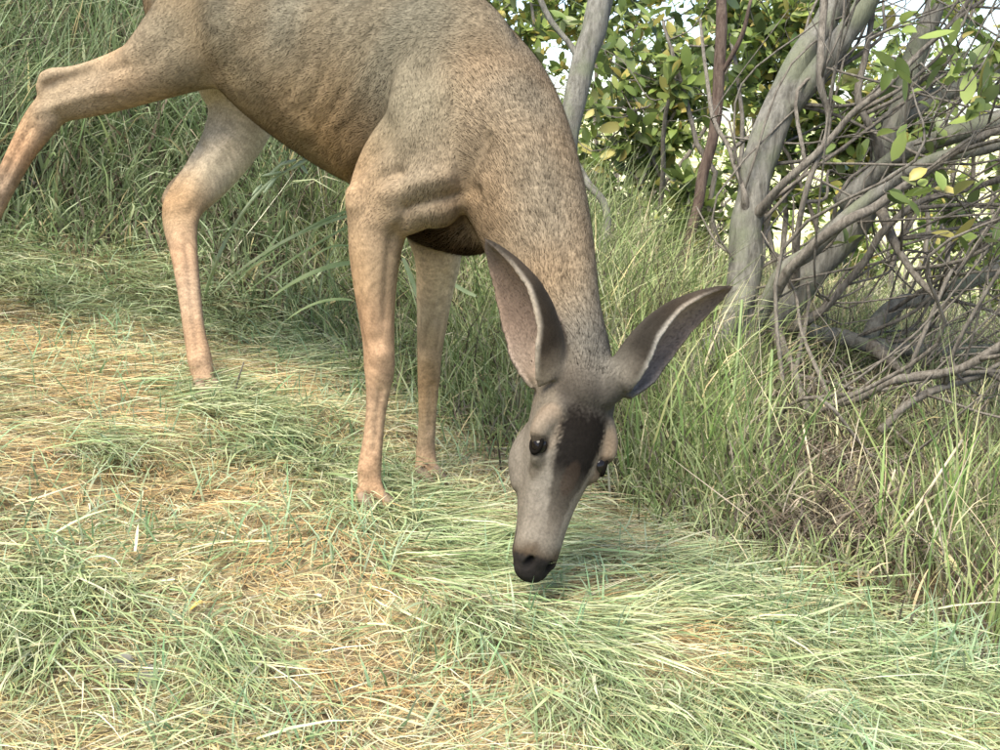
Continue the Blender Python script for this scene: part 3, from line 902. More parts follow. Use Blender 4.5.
M_cut = mat_tint('cut_grass_blades', rough=.55, translucent=.25, spec=.35)
M_straw = mat_tint('dry_straw_blades', rough=.6, translucent=.2, spec=.3)
M_green = mat_tint('living_grass_blades', rough=.5, translucent=.35, spec=.35)
M_dead = mat_tint('dead_grass_blades', rough=.8, translucent=.1, spec=.15)

litter_c = G(815, 480)[:2]

def flow_az(x, y):
    """direction in which the cut grass was combed"""
    return -0.75 + 1.5 * (noise2(x, y, 1.1, 5) - .5) + 2.6 * (noise2(x, y, 3.4, 9) - .5) + 1.5 * (noise2(x, y, 9, 19) - .5)

STRAW = [(.62, .53, .29), (.70, .63, .40), (.55, .44, .21), (.44, .32, .15), (.76, .71, .52)]
CUT = [(.33, .41, .20), (.43, .50, .28), (.25, .33, .15), (.51, .54, .29), (.62, .64, .42)]
RUST = [(.58, .40, .19), (.64, .49, .26), (.50, .33, .15), (.70, .60, .36)]
MID = [(.20, .27, .095), (.28, .35, .14), (.37, .43, .20), (.15, .20, .075), (.48, .50, .28)]
BLUE = [(.19, .26, .12), (.28, .355, .18), (.38, .46, .26), (.13, .175, .08), (.48, .54, .34)]
DEAD = [(.15, .12, .085), (.24, .20, .145), (.09, .07, .052), (.38, .33, .25), (.12, .10, .078)]

def spots(lst):
    g = [(G(*q)[:2], r) for q, r in lst]
    def f(x, y):
        m = np.zeros(len(x))
        for c, r in g:
            m = np.maximum(m, np.exp(-((x - c[0]) ** 2 + (y - c[1]) ** 2) / (2 * (r * .6) ** 2)))
        return m
    return f
rust_mask = spots((((40, 350), .26), ((90, 395), .22), ((190, 495), .18), ((300, 545), .18), ((30, 470), .14), ((270, 385), .13), ((690, 500), .15), ((400, 690), .14), ((700, 645), .12), ((590, 590), .12)))
green_spots = spots((((20, 265), .25), ((150, 290), .25), ((250, 320), .2), ((60, 300), .12), ((200, 400), .16), ((280, 440), .16), ((340, 470), .15), ((410, 520), .16), ((450, 570), .16), ((330, 360), .2), ((500, 560), .15), ((560, 640), .15), ((700, 600), .18), ((800, 650), .22),
    ((900, 690), .22), ((960, 640), .22), ((40, 590), .10), ((30, 640), .10), ((470, 620), .1), ((620, 700), .14), ((760, 720), .15), ((870, 740), .15), ((230, 660), .07), ((100, 450), .10)))
litter_spots = spots((((800, 490), .18), ((850, 500), .22), ((880, 450), .20), ((840, 545), .14), ((820, 430), .2), ((870, 410), .22), ((930, 440), .16), ((900, 500), .16), ((790, 440), .14), ((780, 545), .10)))
def trodden(x, y):
    return sstep(.25, -.12, y - edge_y(x))
def green_mask(x, y):
    nz = noise2(x, y, 3.2, 4) * .5 + noise2(x, y, 8, 8) * .5
    return np.clip(green_spots(x, y) * 1.2 + (nz - .5) * 1.0, .12, 1) * (1 - .7 * rust_mask(x, y))

def straw_layer():
    n = 120000
    b = scatter(n, -2.1, 2.1, .55, 3.7, lambda x, y: trodden(x, y) * (1.0 - .45 * green_mask(x, y)))
    az = flow_az(b[:, 0], b[:, 1]) + rng.normal(0, 1, n) * np.where(b[:, 1] > 1.6, .7, 1.1)
    L = rng.uniform(.02, .10, n) * np.where(rng.random(n) < .08, 1.8, 1); W = rng.uniform(.0008, .0022, n)
    b[:, 2] += rng.uniform(0.001, .016, n)
    c = pal(n, STRAW, [3, 3, 2, 1.4, 1.6])
    rm = rust_mask(b[:, 0], b[:, 1])[:, None]
    cr = pal(n, RUST)
    c = np.where(rng.random((n, 1)) < rm, cr, c)
    me = blade_mesh('cut_straw', b, az, rng.uniform(-.08, .22, n), rng.uniform(0, .4, n), L, W, c * .95, c, M_straw, 2, lie=True, curl=rng.normal(0, .5, n))
    tag(new_obj('cut_straw', me), 'pale dry straw lying trodden over the foreground slope', 'straw', kind='stuff')
straw_layer()

def cut_layer():
    n = 42000
    b = scatter(n, -2.1, 2.1, .55, 3.8, lambda x, y: trodden(x, y) * green_mask(x, y))
    az = flow_az(b[:, 0], b[:, 1]) + rng.normal(0, 1, n) * np.where((b[:, 1] > 1.45) & (b[:, 0] < .3), .42, .95)
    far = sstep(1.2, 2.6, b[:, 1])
    L = rng.uniform(.04, .17, n); W = rng.uniform(.0012, .0028, n) * np.where(rng.random(n) < .12, 1.9, 1)
    b[:, 2] += rng.uniform(.002, .020, n)
    c = pal(n, CUT, [3, 3, 2, 2, 1.5])
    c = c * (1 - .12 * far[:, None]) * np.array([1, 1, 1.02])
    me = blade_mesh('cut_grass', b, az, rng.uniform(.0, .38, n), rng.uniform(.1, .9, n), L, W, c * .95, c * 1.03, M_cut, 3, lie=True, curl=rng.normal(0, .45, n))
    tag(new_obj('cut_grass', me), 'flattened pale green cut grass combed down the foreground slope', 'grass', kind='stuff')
cut_layer()

def broad_layer():
    n = 900
    b = scatter(n, -1.9, 1.9, .6, 3.4, lambda x, y: trodden(x, y))
    b[:, 2] += rng.uniform(.008, .03, n)
    L = rng.uniform(.05, .15, n); W = rng.uniform(.0026, .0052, n)
    c = pal(n, [(.46, .52, .28), (.56, .58, .34), (.62, .57, .34), (.38, .46, .24), (.68, .62, .42)])
    me = blade_mesh('broad_cut_blades', b, rng.uniform(0, 6.28, n), rng.uniform(-.05, .4, n), rng.uniform(.1, .9, n), L, W, c, c, M_cut, 4, lie=True, curl=rng.normal(0, .8, n))
    tag(new_obj('broad_cut_blades', me), 'broad bleached grass blades strewn over the trodden straw', 'grass', kind='stuff')
broad_layer()

def tuft_layer():
    """short living blades sprouting through the trodden straw, thicker at lower right"""
    n = 19000
    def keep(x, y):
        return trodden(x, y) * (.12 + .88 * sstep(.15, .9, x) * sstep(2.6, 1.6, y)) * sstep(.35, .6, noise2(x, y, 6, 21))
    b = scatter(n, -2.0, 2.1, .6, 3.6, keep)
    az = rng.uniform(0, 2 * math.pi, n)
    L = rng.uniform(.03, .10, n) * (1 + .5 * sstep(.3, .9, b[:, 0])); W = rng.uniform(.0018, .0046, n)
    c = pal(n, [(.20, .34, .15), (.27, .42, .22), (.33, .46, .28), (.24, .36, .2)][1:] + [(.36, .46, .28), (.42, .50, .32)])
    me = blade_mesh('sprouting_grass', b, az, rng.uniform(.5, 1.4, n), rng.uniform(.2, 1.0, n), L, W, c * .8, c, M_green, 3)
    tag(new_obj('sprouting_grass', me), 'short green blades sprouting through straw at lower right', 'grass', kind='stuff')
tuft_layer()

def standing_layer():
    """grass standing behind the deer's forelegs and head, up to the trees"""
    n = 42000
    def keep(x, y):
        s = y - edge_y(x)
        return sstep(-.12, .12, s) * sstep(-.75, -.35, x) * (1 - .93 * sstep(.25, .7, litter_spots(x, y))) * (.35 + .65 * sstep(.35, .6, noise2(x, y, 4, 3)))
    b = scatter(n, -.8, 2.3, 1.2, 4.7, keep)
    s = b[:, 1] - edge_y(b[:, 0])
    hgt = .09 + .24 * sstep(0, .8, s) * (.5 + noise2(b[:, 0], b[:, 1], 2.3, 6))
    right = sstep(.35, .8, b[:, 0])
    L = hgt * rng.uniform(.6, 1.35, n) * (1 - .35 * right); W = rng.uniform(.0018, .0050, n)
    az = rng.uniform(0, 2 * math.pi, n)
    c = pal(n, MID, [2, 3, 3, 1.3, 1.8])
    dry = rng.random(n) < .26 + .25 * right
    c[dry] = pal(int(dry.sum()), DEAD + STRAW[:2])
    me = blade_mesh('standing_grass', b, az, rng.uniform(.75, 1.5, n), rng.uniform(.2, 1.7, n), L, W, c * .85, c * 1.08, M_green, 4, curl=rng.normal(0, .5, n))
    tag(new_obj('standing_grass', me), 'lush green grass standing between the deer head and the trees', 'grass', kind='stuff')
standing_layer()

def bank_layer():
    n = 46000
    def keep(x, y):
        s = y - edge_y(x)
        return sstep(-.06, .10, s) * sstep(-.25, -.6, x) * (.3 + .7 * sstep(.35, .6, noise2(x, y, 3, 13)))
    b = scatter(n, -3.2, -.2, 2.2, 5.4, keep)
    s = b[:, 1] - edge_y(b[:, 0])
    hgt = .10 + .26 * sstep(0, .5, s) * (.6 + .8 * noise2(b[:, 0], b[:, 1], 2.0, 16))
    L = hgt * rng.uniform(.6, 1.4, n); W = rng.uniform(.0024, .0070, n) * np.where(rng.random(n) < .12, 1.7, 1)
    az = rng.uniform(0, 2 * math.pi, n)
    c = pal(n, BLUE, [2.2, 3, 2.4, 2, 1.2])
    dry = rng.random(n) < .20
    c[dry] = pal(int(dry.sum()), DEAD + STRAW[:1])
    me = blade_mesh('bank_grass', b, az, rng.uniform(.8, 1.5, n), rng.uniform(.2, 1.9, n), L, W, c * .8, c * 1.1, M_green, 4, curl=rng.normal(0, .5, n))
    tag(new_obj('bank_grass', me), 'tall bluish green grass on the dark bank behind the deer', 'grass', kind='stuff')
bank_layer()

def dry_layer():
    """dead stems and thatch: under the tree at right, and in the hollow behind the hind leg"""
    n = 9500
    hollow = G(300, 262)[:2]
    def keep(x, y):
        d2 = np.hypot(x - hollow[0], y - hollow[1] - .3)
        return np.maximum(sstep(.2, .7, litter_spots(x, y)), .8 * sstep(.7, .2, d2))
    b = scatter(n, -1.6, 2.0, 1.6, 4.2, keep)
    b[:, 2] += rng.uniform(0, .05, n)
    az = rng.uniform(0, 2 * math.pi, n)
    L = rng.uniform(.04, .20, n); W = rng.uniform(.0010, .0040, n)
    c = pal(n, DEAD, [3, 2, 3, 1, 2])
    me = blade_mesh('dead_thatch', b, az, rng.uniform(-.1, .9, n), rng.uniform(0, 1.2, n), L, W, c * .9, c, M_dead, 3, lie=True, curl=rng.normal(0, .9, n))
    tag(new_obj('dead_thatch', me), 'brown dead grass and litter under the branches at right', 'litter', kind='stuff')
dry_layer()

def field_layer():
    """pale dry grass of the open field beyond the shrubs"""
    n = 9000
    b = scatter(n, -3.0, 6.5, 5.0, 14, lambda x, y: sstep(-.35, 0, x / y) * np.clip(9 / y, 0, 1) * sstep(4.9, 6, y))
    az = rng.uniform(0, 2 * math.pi, n)
    L = rng.uniform(.12, .45, n); W = rng.uniform(.004, .012, n)
    c = pal(n, [(.70, .66, .44), (.62, .62, .34), (.46, .54, .22), (.76, .74, .58)])
    me = blade_mesh('field_grass', b, az, rng.uniform(.7, 1.5, n), rng.uniform(.3, 1.5, n), L, W, c * .9, c, M_straw, 3)
    tag(new_obj('field_grass', me), 'pale sunlit grass of the open field beyond the trees', 'grass', kind='stuff')
field_layer()

def stem_layer():
    """dead stems standing and leaning in the tall grass"""
    n = 700
    b = scatter(n, -2.6, 2.0, 2.0, 4.8, lambda x, y: sstep(.0, .3, y - edge_y(x)) * (.4 + .6 * sstep(.3, -.3, x)))
    L = rng.uniform(.15, .55, n); W = rng.uniform(.0014, .0034, n)
    c = pal(n, [(.50, .44, .31), (.40, .34, .24), (.60, .56, .42), (.30, .25, .18)])
    me = blade_mesh('dead_stems', b, rng.uniform(0, 6.28, n), rng.uniform(.4, 1.5, n), rng.uniform(-.2, .8, n), L, W, c, c, M_dead, 4, curl=rng.normal(0, .4, n))
    tag(new_obj('dead_stems', me), 'pale dead stems leaning in the tall grass behind the deer', 'stems', kind='stuff')
stem_layer()

def hoof_layer():
    """grass pressed and bent around the hooves"""
    pts = []
    for g, k in ((hf, 420), (ff_, 420), (hh, 380)):
        a = rng.uniform(0, 6.28, k); r = rng.uniform(.03, .13, k)
        pts.append(np.column_stack([g[0] + .02 + r * np.cos(a), g[1] - .02 + r * np.sin(a)]))
    p = np.vstack(pts); n = len(p)
    b = np.column_stack([p, gz(p[:, 0], p[:, 1])])
    c = pal(n, CUT + STRAW[:2])
    me = blade_mesh('bent_grass', b, rng.uniform(0, 6.28, n), rng.uniform(.1, .9, n), rng.uniform(.2, 1.2, n), rng.uniform(.03, .09, n), rng.uniform(.0012, .003, n), c * .95, c, M_cut, 3, lie=True, curl=rng.normal(0, .5, n))
    tag(new_obj('bent_grass', me), 'bent grass blades pressed round the hooves of the deer', 'grass', kind='stuff')
hoof_layer()
# ------------------------------------------------------------------ trees and shrubs
def bark(name, a, b_, moss=None, scale=14):
    m = bpy.data.materials.new(name)
    nt, N, L, bs = nodes(m)
    tc = N.new('ShaderNodeTexCoord'); mp = N.new('ShaderNodeMapping'); mp.inputs['Scale'].default_value = (1, 1, .22)
    L.new(tc.outputs['Object'], mp.inputs['Vector'])
    n1 = N.new('ShaderNodeTexNoise'); n1.inputs['Scale'].default_value = scale * 4; n1.inputs['Detail'].default_value = 8; n1.inputs['Roughness'].default_value = .65
    L.new(mp.outputs[0], n1.inputs['Vector'])
    r = N.new('ShaderNodeValToRGB'); e = r.color_ramp.elements
    e[0].position = .33; e[0].color = (*a, 1); e[1].position = .66; e[1].color = (*b_, 1)
    L.new(n1.outputs['Fac'], r.inputs[0]); col = r.outputs[0]
    if moss:
        n2 = N.new('ShaderNodeTexNoise'); n2.inputs['Scale'].default_value = scale * .6; n2.inputs['Detail'].default_value = 5
        L.new(tc.outputs['Object'], n2.inputs['Vector'])
        rr = N.new('ShaderNodeValToRGB'); rr.color_ramp.elements[0].position = .48; rr.color_ramp.elements[1].position = .62
        L.new(n2.outputs['Fac'], rr.inputs[0])
        mx = N.new('ShaderNodeMix'); mx.data_type = 'RGBA'; L.new(rr.outputs[0], mx.inputs[0]); L.new(col, mx.inputs[6]); mx.inputs[7].default_value = (*moss, 1)
        col = mx.outputs[2]
    L.new(col, bs.inputs['Base Color']); bs.inputs['Roughness'].default_value = .85; bs.inputs['Specular IOR Level'].default_value = .2
    bp = N.new('ShaderNodeBump'); bp.inputs['Strength'].default_value = 1.0; bp.inputs['Distance'].default_value = .012
    L.new(n1.outputs['Fac'], bp.inputs['Height']); L.new(bp.outputs[0], bs.inputs['Normal'])
    return m
M_bark = bark('grey_bark', (.095, .09, .076), (.26, .25, .22), moss=(.165, .175, .125))
M_twig = bark('grey_brown_twig_bark', (.095, .082, .068), (.26, .235, .20), scale=22)
M_red = bark('reddish_bark', (.065, .043, .035), (.14, .105, .085), scale=18)

def tube(name, rows, parent, mat, nseg=12, n=5, lump=.10, wob=0.0):
    """rows: world points + radius"""
    r = catmull(np.array(rows, float), n)
    path = r[:, :3]; rad = np.maximum(r[:, 3], .0006)
    if wob:
        s = np.arange(len(path))
        path = path + wob * np.stack([noise3(path + 11, 9) - .5, noise3(path + 23, 9) - .5, noise3(path + 37, 9) - .5], 1) * sstep(0, 4, s)[:, None]
    t = unit(path[-1] - path[0]); u = np.cross(t, [.3, .9, .2])
    v, _, _ = loft_rings(path, rad, rad, rad, unit(u), np.cross(t, u), nseg, caps=False)
    ctr = path[:, None, :]
    if lump:
        k = 1 + lump * 2 * (noise3(v.reshape(-1, 3) * np.array([1, 1, .35]), 30) - .5).reshape(v.shape[:2]) + lump * (noise3(v.reshape(-1, 3), 9) - .5).reshape(v.shape[:2])
        v = ctr + (v - ctr) * k[..., None]
    f, l = ring_faces(len(v), nseg)
    o = new_obj(name, mesh_np(name, rel(v.reshape(-1, 3), parent), f, l, mat=mat), parent)
    return o, path, rad

def PR(rows, k=1.0):
    return [list(P(x, y, d)) + [k * r * d / FPX] for (x, y, d, r) in rows]

def to_ground(rows, sink=.04):
    """carry a stem on from its lowest point straight into the soil"""
    p = np.array(rows[-1]); g = gz(p[0], p[1])[0] - sink
    if p[2] > g + .01: rows = rows + [[p[0] + .01, p[1], g, p[3] * 1.15]]
    return rows

# leaf shapes, shared by all leaves
def leaf_mesh(name, mat, L=.046, W=.024, fold=.25, curl=.2):
    ts = [0, .22, .5, .78, 1.0]; ws = [.06, .75, 1.0, .72, 0.0]
    v = []; f = []
    for t, w in zip(ts, ws):
        z = -curl * L * t * t
        if w == 0: v.append((0, L * t, z)); continue
        v += [(-W * .5 * w, L * t, z + fold * W * .5 * w), (0, L * t, z), (W * .5 * w, L * t, z + fold * W * .5 * w)]
    for k in range(3):
        a = 3 * k
        f += [(a, a + 1, a + 4, a + 3), (a + 1, a + 2, a + 5, a + 4)]
    f += [(9, 10, 12), (10, 11, 12)]
    me = bpy.data.meshes.new(name); me.from_pydata(v, [], f); me.materials.append(mat)
    for p in me.polygons: p.use_smooth = True
    return me, np.array(v), f
def leaf_mat(name, cols):
    m = bpy.data.materials.new(name)
    nt, N, L, b = nodes(m)
    oi = N.new('ShaderNodeObjectInfo'); rp = N.new('ShaderNodeValToRGB')
    el = rp.color_ramp.elements
    for i, c in enumerate(cols):
        e = el[i] if i < 2 else el.new(.5)
        e.position = i / (len(cols) - 1) if i < 2 else 0; e.color = (*c, 1)
    ps = sorted(range(len(cols)))
    for i, e in enumerate(list(el)): e.position = i / (len(cols) - 1)
    for i, c in enumerate(cols): el[i].color = (*c, 1)
    L.new(oi.outputs['Random'], rp.inputs[0])
    L.new(rp.outputs[0], b.inputs['Base Color']); b.inputs['Roughness'].default_value = .38; b.inputs['Specular IOR Level'].default_value = .45
    tr = N.new('ShaderNodeBsdfTranslucent'); L.new(rp.outputs[0], tr.inputs['Color'])
    ms = N.new('ShaderNodeMixShader'); ms.inputs[0].default_value = .35
    L.new(b.outputs[0], ms.inputs[1]); L.new(tr.outputs[0], ms.inputs[2]); L.new(ms.outputs[0], N['Material Output'].inputs['Surface'])
    return m
LEAFC = [(.09, .125, .045), (.14, .19, .055), (.17, .235, .065), (.25, .33, .085), (.33, .41, .12), (.13, .165, .07), (.46, .40, .12)]
M_leaf = leaf_mat('shrub_leaf', LEAFC)
M_leaf_stuff = mat_tint('shrub_foliage', rough=.4, translucent=.35, spec=.45)
LEAVES = [leaf_mesh('leaf', M_leaf, .044, .024, .3, .25), leaf_mesh('leaf', M_leaf, .052, .023, .2, .1), leaf_mesh('leaf', M_leaf, .038, .023, .45, .35), leaf_mesh('leaf', M_leaf, .058, .027, .15, -.1)]

def leaf_frames(tips, dirs, per, spread):
    """leaves set around twig ends"""
    n = len(tips) * per
    p = np.repeat(tips, per, 0); d = np.repeat(dirs, per, 0)
    back = rng.uniform(0, spread, (n, 1))
    p = p - d * back + rng.normal(0, .006, (n, 3))
    y = unit(d * .6 + rng.normal(0, .75, (n, 3)) + np.array([0, 0, .15]))
    z = unit(np.array([0, 0, 1.0]) + rng.normal(0, .55, (n, 3))); z = unit(z - np.sum(z * y, 1, keepdims=True) * y)
    x = np.cross(y, z)
    return p, x, y, z, rng.uniform(.85, 1.55, n)

def foliage(root, tips, dirs, per, spread, n_obj, tint=LEAFC, wts=None):
    p, x, y, z, s = leaf_frames(tips, dirs, per, spread)
    n = len(p)
    if n == 0: return
    qx, qy, d = project(p)
    size = s / d * ((qx > -10) & (qx < 1010) & (qy > -10) & (qy < 760) & (d > 0))
    order = np.argsort(-size)
    n_obj = min(n_obj, int((size > 0).sum()))
    from mathutils import Matrix
    loc = np.array(root.location)
    for i in order[:n_obj]:
        o = new_obj('leaf', LEAVES[rng.integers(4)][0], root)
        M = np.eye(4); M[:3, 0] = x[i] * s[i]; M[:3, 1] = y[i] * s[i]; M[:3, 2] = z[i] * s[i]; M[:3, 3] = p[i] - loc
        o.matrix_local = Matrix(M.tolist())
    rest = order[n_obj:]
    if len(rest) < 5: return
    V, Fc, C = [], [], []
    k = rng.integers(0, 4, len(rest))
    cols = pal(len(rest), tint, wts, .2)
    nb = 0
    ffs, lcs = [], []
    for q in range(4):
        idx = rest[k == q]; cc = cols[k == q]
        lv = LEAVES[q][1]
        w = p[idx][:, None, :] + s[idx][:, None, None] * (x[idx][:, None, :] * lv[None, :, 0:1] + y[idx][:, None, :] * lv[None, :, 1:2] + z[idx][:, None, :] * lv[None, :, 2:3])
        fl = [a for f in LEAVES[q][2] for a in f]; lc = [len(f) for f in LEAVES[q][2]]
        ffs.append((np.array(fl)[None] + nb + (np.arange(len(idx)) * len(lv))[:, None]).ravel()); lcs.append(np.tile(lc, len(idx)))
        V.append(w.reshape(-1, 3)); C.append(np.repeat(cc, len(lv), 0)); nb += w.size // 3
    o = new_obj('foliage', mesh_np('foliage', rel(np.vstack(V), root), np.concatenate(ffs), np.concatenate(lcs), True, np.vstack(C), M_leaf_stuff), root)
    o['kind'] = 'stuff'

def twig_set(root, starts, ends, r0, mat, name='twig', sag=.1, as_one=False):
    """curved twigs from starts to ends; returns tip points and directions along them"""
    tips, dirs = [], []
    V, Ff, Lc, nb = [], [], [], 0
    for a, b in zip(starts, ends):
        Ln = np.linalg.norm(b - a)
        c1 = a + (b - a) * .35 + rng.normal(0, sag * Ln, 3); c2 = a + (b - a) * .7 + rng.normal(0, sag * Ln, 3)
        rows = np.array([[*a, r0], [*c1, r0 * .8], [*c2, r0 * .6], [*b, r0 * .3]])
        r = catmull(rows, 4)
        tips += [r[-1, :3], r[-3, :3], r[-6, :3]]; dirs += [unit(r[-1, :3] - r[-3, :3])] * 2 + [unit(r[-5, :3] - r[-7, :3])]
        if as_one:
            u = unit(np.cross(b - a, [.3, .8, .5])); vv, _, _ = loft_rings(r[:, :3], r[:, 3], r[:, 3], r[:, 3], u, np.cross(b - a, u), 5, caps=False)
            f, l = ring_faces(len(vv), 5); V.append(vv.reshape(-1, 3)); Ff.append(f + nb); Lc.append(l); nb += vv.size // 3
        else:
            tube(name, rows, root, mat, nseg=6, n=4, lump=0)
    if as_one and V:
        o = new_obj('twigs', mesh_np('twigs', rel(np.vstack(V), root), np.concatenate(Ff), np.concatenate(Lc), mat=mat), root); o['kind'] = 'stuff'
    return np.array(tips), np.array(dirs)

# ---- the grey, many-stemmed tree at right
tb = G(735, 392)
tree = empty('grey_tree', (tb[0], tb[1], gz(tb[0], tb[1])[0]), 'grey many stemmed tree with tangled bare branches at right', 'tree')
dt = depth(tb)
paths = []
def branch(rows, name='branch', mat=M_bark, nseg=12, lump=.10, wob=.02, ground=False, root=None):
    rr = PR(rows, .78)
    if ground: rr = to_ground(rr)
    o, p, r = tube(name, rr, root or tree, mat, nseg, 5, lump, wob)
    if root is None: paths.append((p, r))
    return o
k = dt / 3.45
def dd(rows, s=1.0): return [(a, b, d * k * s, r) for a, b, d, r in rows]
branch(dd([(852, -40, 3.55, 15), (832, 10, 3.52, 16), (815, 40, 3.5, 17), (797, 70, 3.48, 19), (778, 105, 3.47, 21), (762, 150, 3.46, 21), (752, 200, 3.45, 20), (746, 250, 3.45, 20), (742, 300, 3.45, 21), (738, 350, 3.45, 23), (732, 390, 3.45, 26)]), 'trunk', nseg=20, ground=True)
branch(dd([(880, -40, 3.33, 13), (870, -10, 3.35, 14), (845, 35, 3.38, 15), (815, 78, 3.42, 15), (785, 108, 3.46, 13)]))
branch(dd([(748, 290, 3.42, 12), (722, 335, 3.36, 17), (700, 362, 3.3, 20), (682, 388, 3.25, 22)]), 'trunk', nseg=16, ground=True)
branch(dd([(945, -40, 3.5, 11), (925, 30, 3.5, 13), (908, 75, 3.5, 14), (896, 115, 3.5, 14), (888, 150, 3.5, 16), (874, 190, 3.5, 19), (850, 225, 3.5, 22), (815, 265, 3.5, 23), (775, 320, 3.5, 22), (745, 375, 3.5, 22)]), 'trunk', nseg=20, ground=True)
for rows in (
    [(840, 206, 3.46, 8), (880, 168, 3.4, 11), (905, 152, 3.35, 11), (945, 138, 3.3, 12), (1000, 118, 3.25, 13), (1070, 92, 3.2, 12)],
    [(888, 122, 3.52, 8), (930, 102, 3.6, 11), (965, 85, 3.65, 12), (1010, 62, 3.7, 12), (1070, 30, 3.75, 11)],
    [(742, 352, 3.46, 9), (780, 282, 3.36, 10), (815, 250, 3.3, 10), (852, 214, 3.28, 9), (892, 182, 3.25, 9), (940, 160, 3.2, 8), (1010, 140, 3.2, 7), (1060, 120, 3.2, 6)],
    [(752, 330, 3.46, 6), (800, 262, 3.3, 7), (845, 222, 3.2, 7), (880, 205, 3.2, 6), (930, 172, 3.15, 5), (975, 140, 3.1, 5), (1040, 110, 3.1, 4)],
    [(747, 224, 3.46, 5), (775, 196, 3.36, 5.5), (805, 166, 3.3, 5), (850, 115, 3.25, 4.5), (885, 85, 3.2, 4), (930, 45, 3.2, 3), (965, 5, 3.2, 3), (980, -30, 3.2, 2)],
    [(826, -30, 3.35, 5), (820, 50, 3.3, 5), (822, 85, 3.3, 5), (829, 118, 3.32, 4), (815, 165, 3.3, 4), (800, 230, 3.35, 4), (790, 300, 3.5, 5)],
    [(700, 20, 3.7, 2), (712, 110, 3.6, 3), (728, 150, 3.5, 3), (742, 190, 3.4, 3.5), (750, 226, 3.46, 6)],
    [(772, 316, 3.5, 8), (810, 330, 3.55, 10), (840, 337, 3.6, 11), (870, 345, 3.6, 11), (920, 352, 3.65, 9), (965, 350, 3.7, 8), (1040, 342, 3.75, 7)],
    [(866, 346, 3.6, 10), (880, 318, 3.62, 11), (900, 302, 3.65, 10), (935, 296, 3.7, 9), (965, 285, 3.72, 9), (1010, 262, 3.8, 9), (1060, 240, 3.8, 8)],
    [(872, 196, 3.45, 9), (888, 225, 3.35, 7), (905, 262, 3.3, 5), (940, 300, 3.2, 4)],
    [(770, 322, 3.5, 7), (790, 360, 3.3, 5), (800, 395, 3.1, 5), (812, 418, 3.05, 4)],
    [(760, 430, 3.12, 5), (785, 428, 3.1, 5.5), (820, 410, 3.1, 5.5), (850, 400, 3.05, 5), (885, 382, 3, 5.5), (920, 377, 3, 6), (960, 368, 2.95, 6), (1005, 342, 2.9, 6.5), (1060, 310, 2.85, 6)],
    [(880, 432, 3.0, 4), (898, 412, 3, 5), (920, 398, 3, 5.5), (950, 384, 3, 5), (985, 372, 3, 4)],
    [(790, 330, 3.45, 5), (830, 300, 3.4, 5), (862, 262, 3.35, 5), (890, 225, 3.3, 4.5), (925, 200, 3.3, 4), (1010, 178, 3.3, 4)],
    [(870, 345, 3.6, 7), (905, 372, 3.5, 6), (935, 395, 3.45, 5), (990, 410, 3.4, 4)],
    [(885, 165, 3.45, 6), (868, 130, 3.4, 5), (858, 90, 3.4, 5), (868, 40, 3.4, 4), (872, -30, 3.4, 4)],
):
    rows = list(rows)
    e_ = -1 if rows[0][1] < 25 else 0
    if rows[e_][3] < 9: rows[e_] = rows[e_][:3] + (rows[e_][3] * 1.7,)
    branch(dd(rows), nseg=10, mat=M_bark if rows[1][3] > 7 else M_twig)
# bare twigs, grown from the branches towards the light at right
def dead_twigs(n, lo, hi, r0, xr):
    st, en = [], []
    for _ in range(n):
        p, r = paths[rng.integers(len(paths))]
        i = rng.integers(len(p)); a = p[i]
        if project(a)[0] < 715: continue
        d = unit(np.array([rng.normal(.6, .35), rng.normal(-.05, .35), rng.normal(.42, .42)]))
        st.append(a); en.append(a + d * rng.uniform(lo, hi))
    return st, en
st, en = dead_twigs(185, .25, .9, .0035, None)
t1, d1 = twig_set(tree, st[::3], en[::3], .0060, M_twig, sag=.10)
t1b, d1b = twig_set(tree, st[1::3] + st[2::3], en[1::3] + en[2::3], .0034, M_twig, sag=.15)
t1 = np.vstack([t1, t1b]); d1 = np.vstack([d1, d1b])
# finer side shoots from those twigs
i1 = rng.integers(0, len(t1), 260)
st2 = t1[i1]; en2 = st2 + unit(d1[i1] + rng.normal(0, .5, (260, 3))) * rng.uniform(.08, .32, (260, 1))
t2, d2 = twig_set(tree, st2, en2, .0016, M_twig, as_one=True, sag=.14)
pick = rng.random(len(t2)) < .36
qx, qy, qd = project(t2)
pick &= (qy < 270) & (rng.random(len(t2)) < np.where(qx > 840, 1.0, .35))
foliage(tree, t2[pick], d2[pick], 4, .06, 300)

# ---- slender stems left of it
def slim_tree(name, rows, mat, label, extra=()):
    b = PR(rows); g = to_ground(b)[-1]
    root = empty(name, (g[0], g[1], gz(g[0], g[1])[0]), label, 'tree')
    branch(rows, 'trunk', mat, nseg=16, ground=True, root=root)
    for e in extra: branch(e, 'branch', mat, nseg=10, root=root)
    return root
slim_tree('slender_tree', [(612, -60, 3.9, 18), (600, -10, 3.9, 17), (592, 40, 3.9, 16), (578, 90, 3.9, 14.5), (568, 140, 3.9, 13), (572, 185, 3.9, 11), (582, 230, 3.9, 11), (590, 275, 3.9, 12)], M_bark,
          'slender grey trunk rising just behind the deer neck', [[(570, 155, 3.88, 6), (588, 182, 3.85, 5.5), (602, 202, 3.85, 5), (605, 240, 3.85, 5), (600, 290, 3.85, 6)], [(585, 70, 3.9, 5), (566, 40, 3.9, 4), (545, 10, 3.9, 4), (530, -20, 3.9, 3)]])
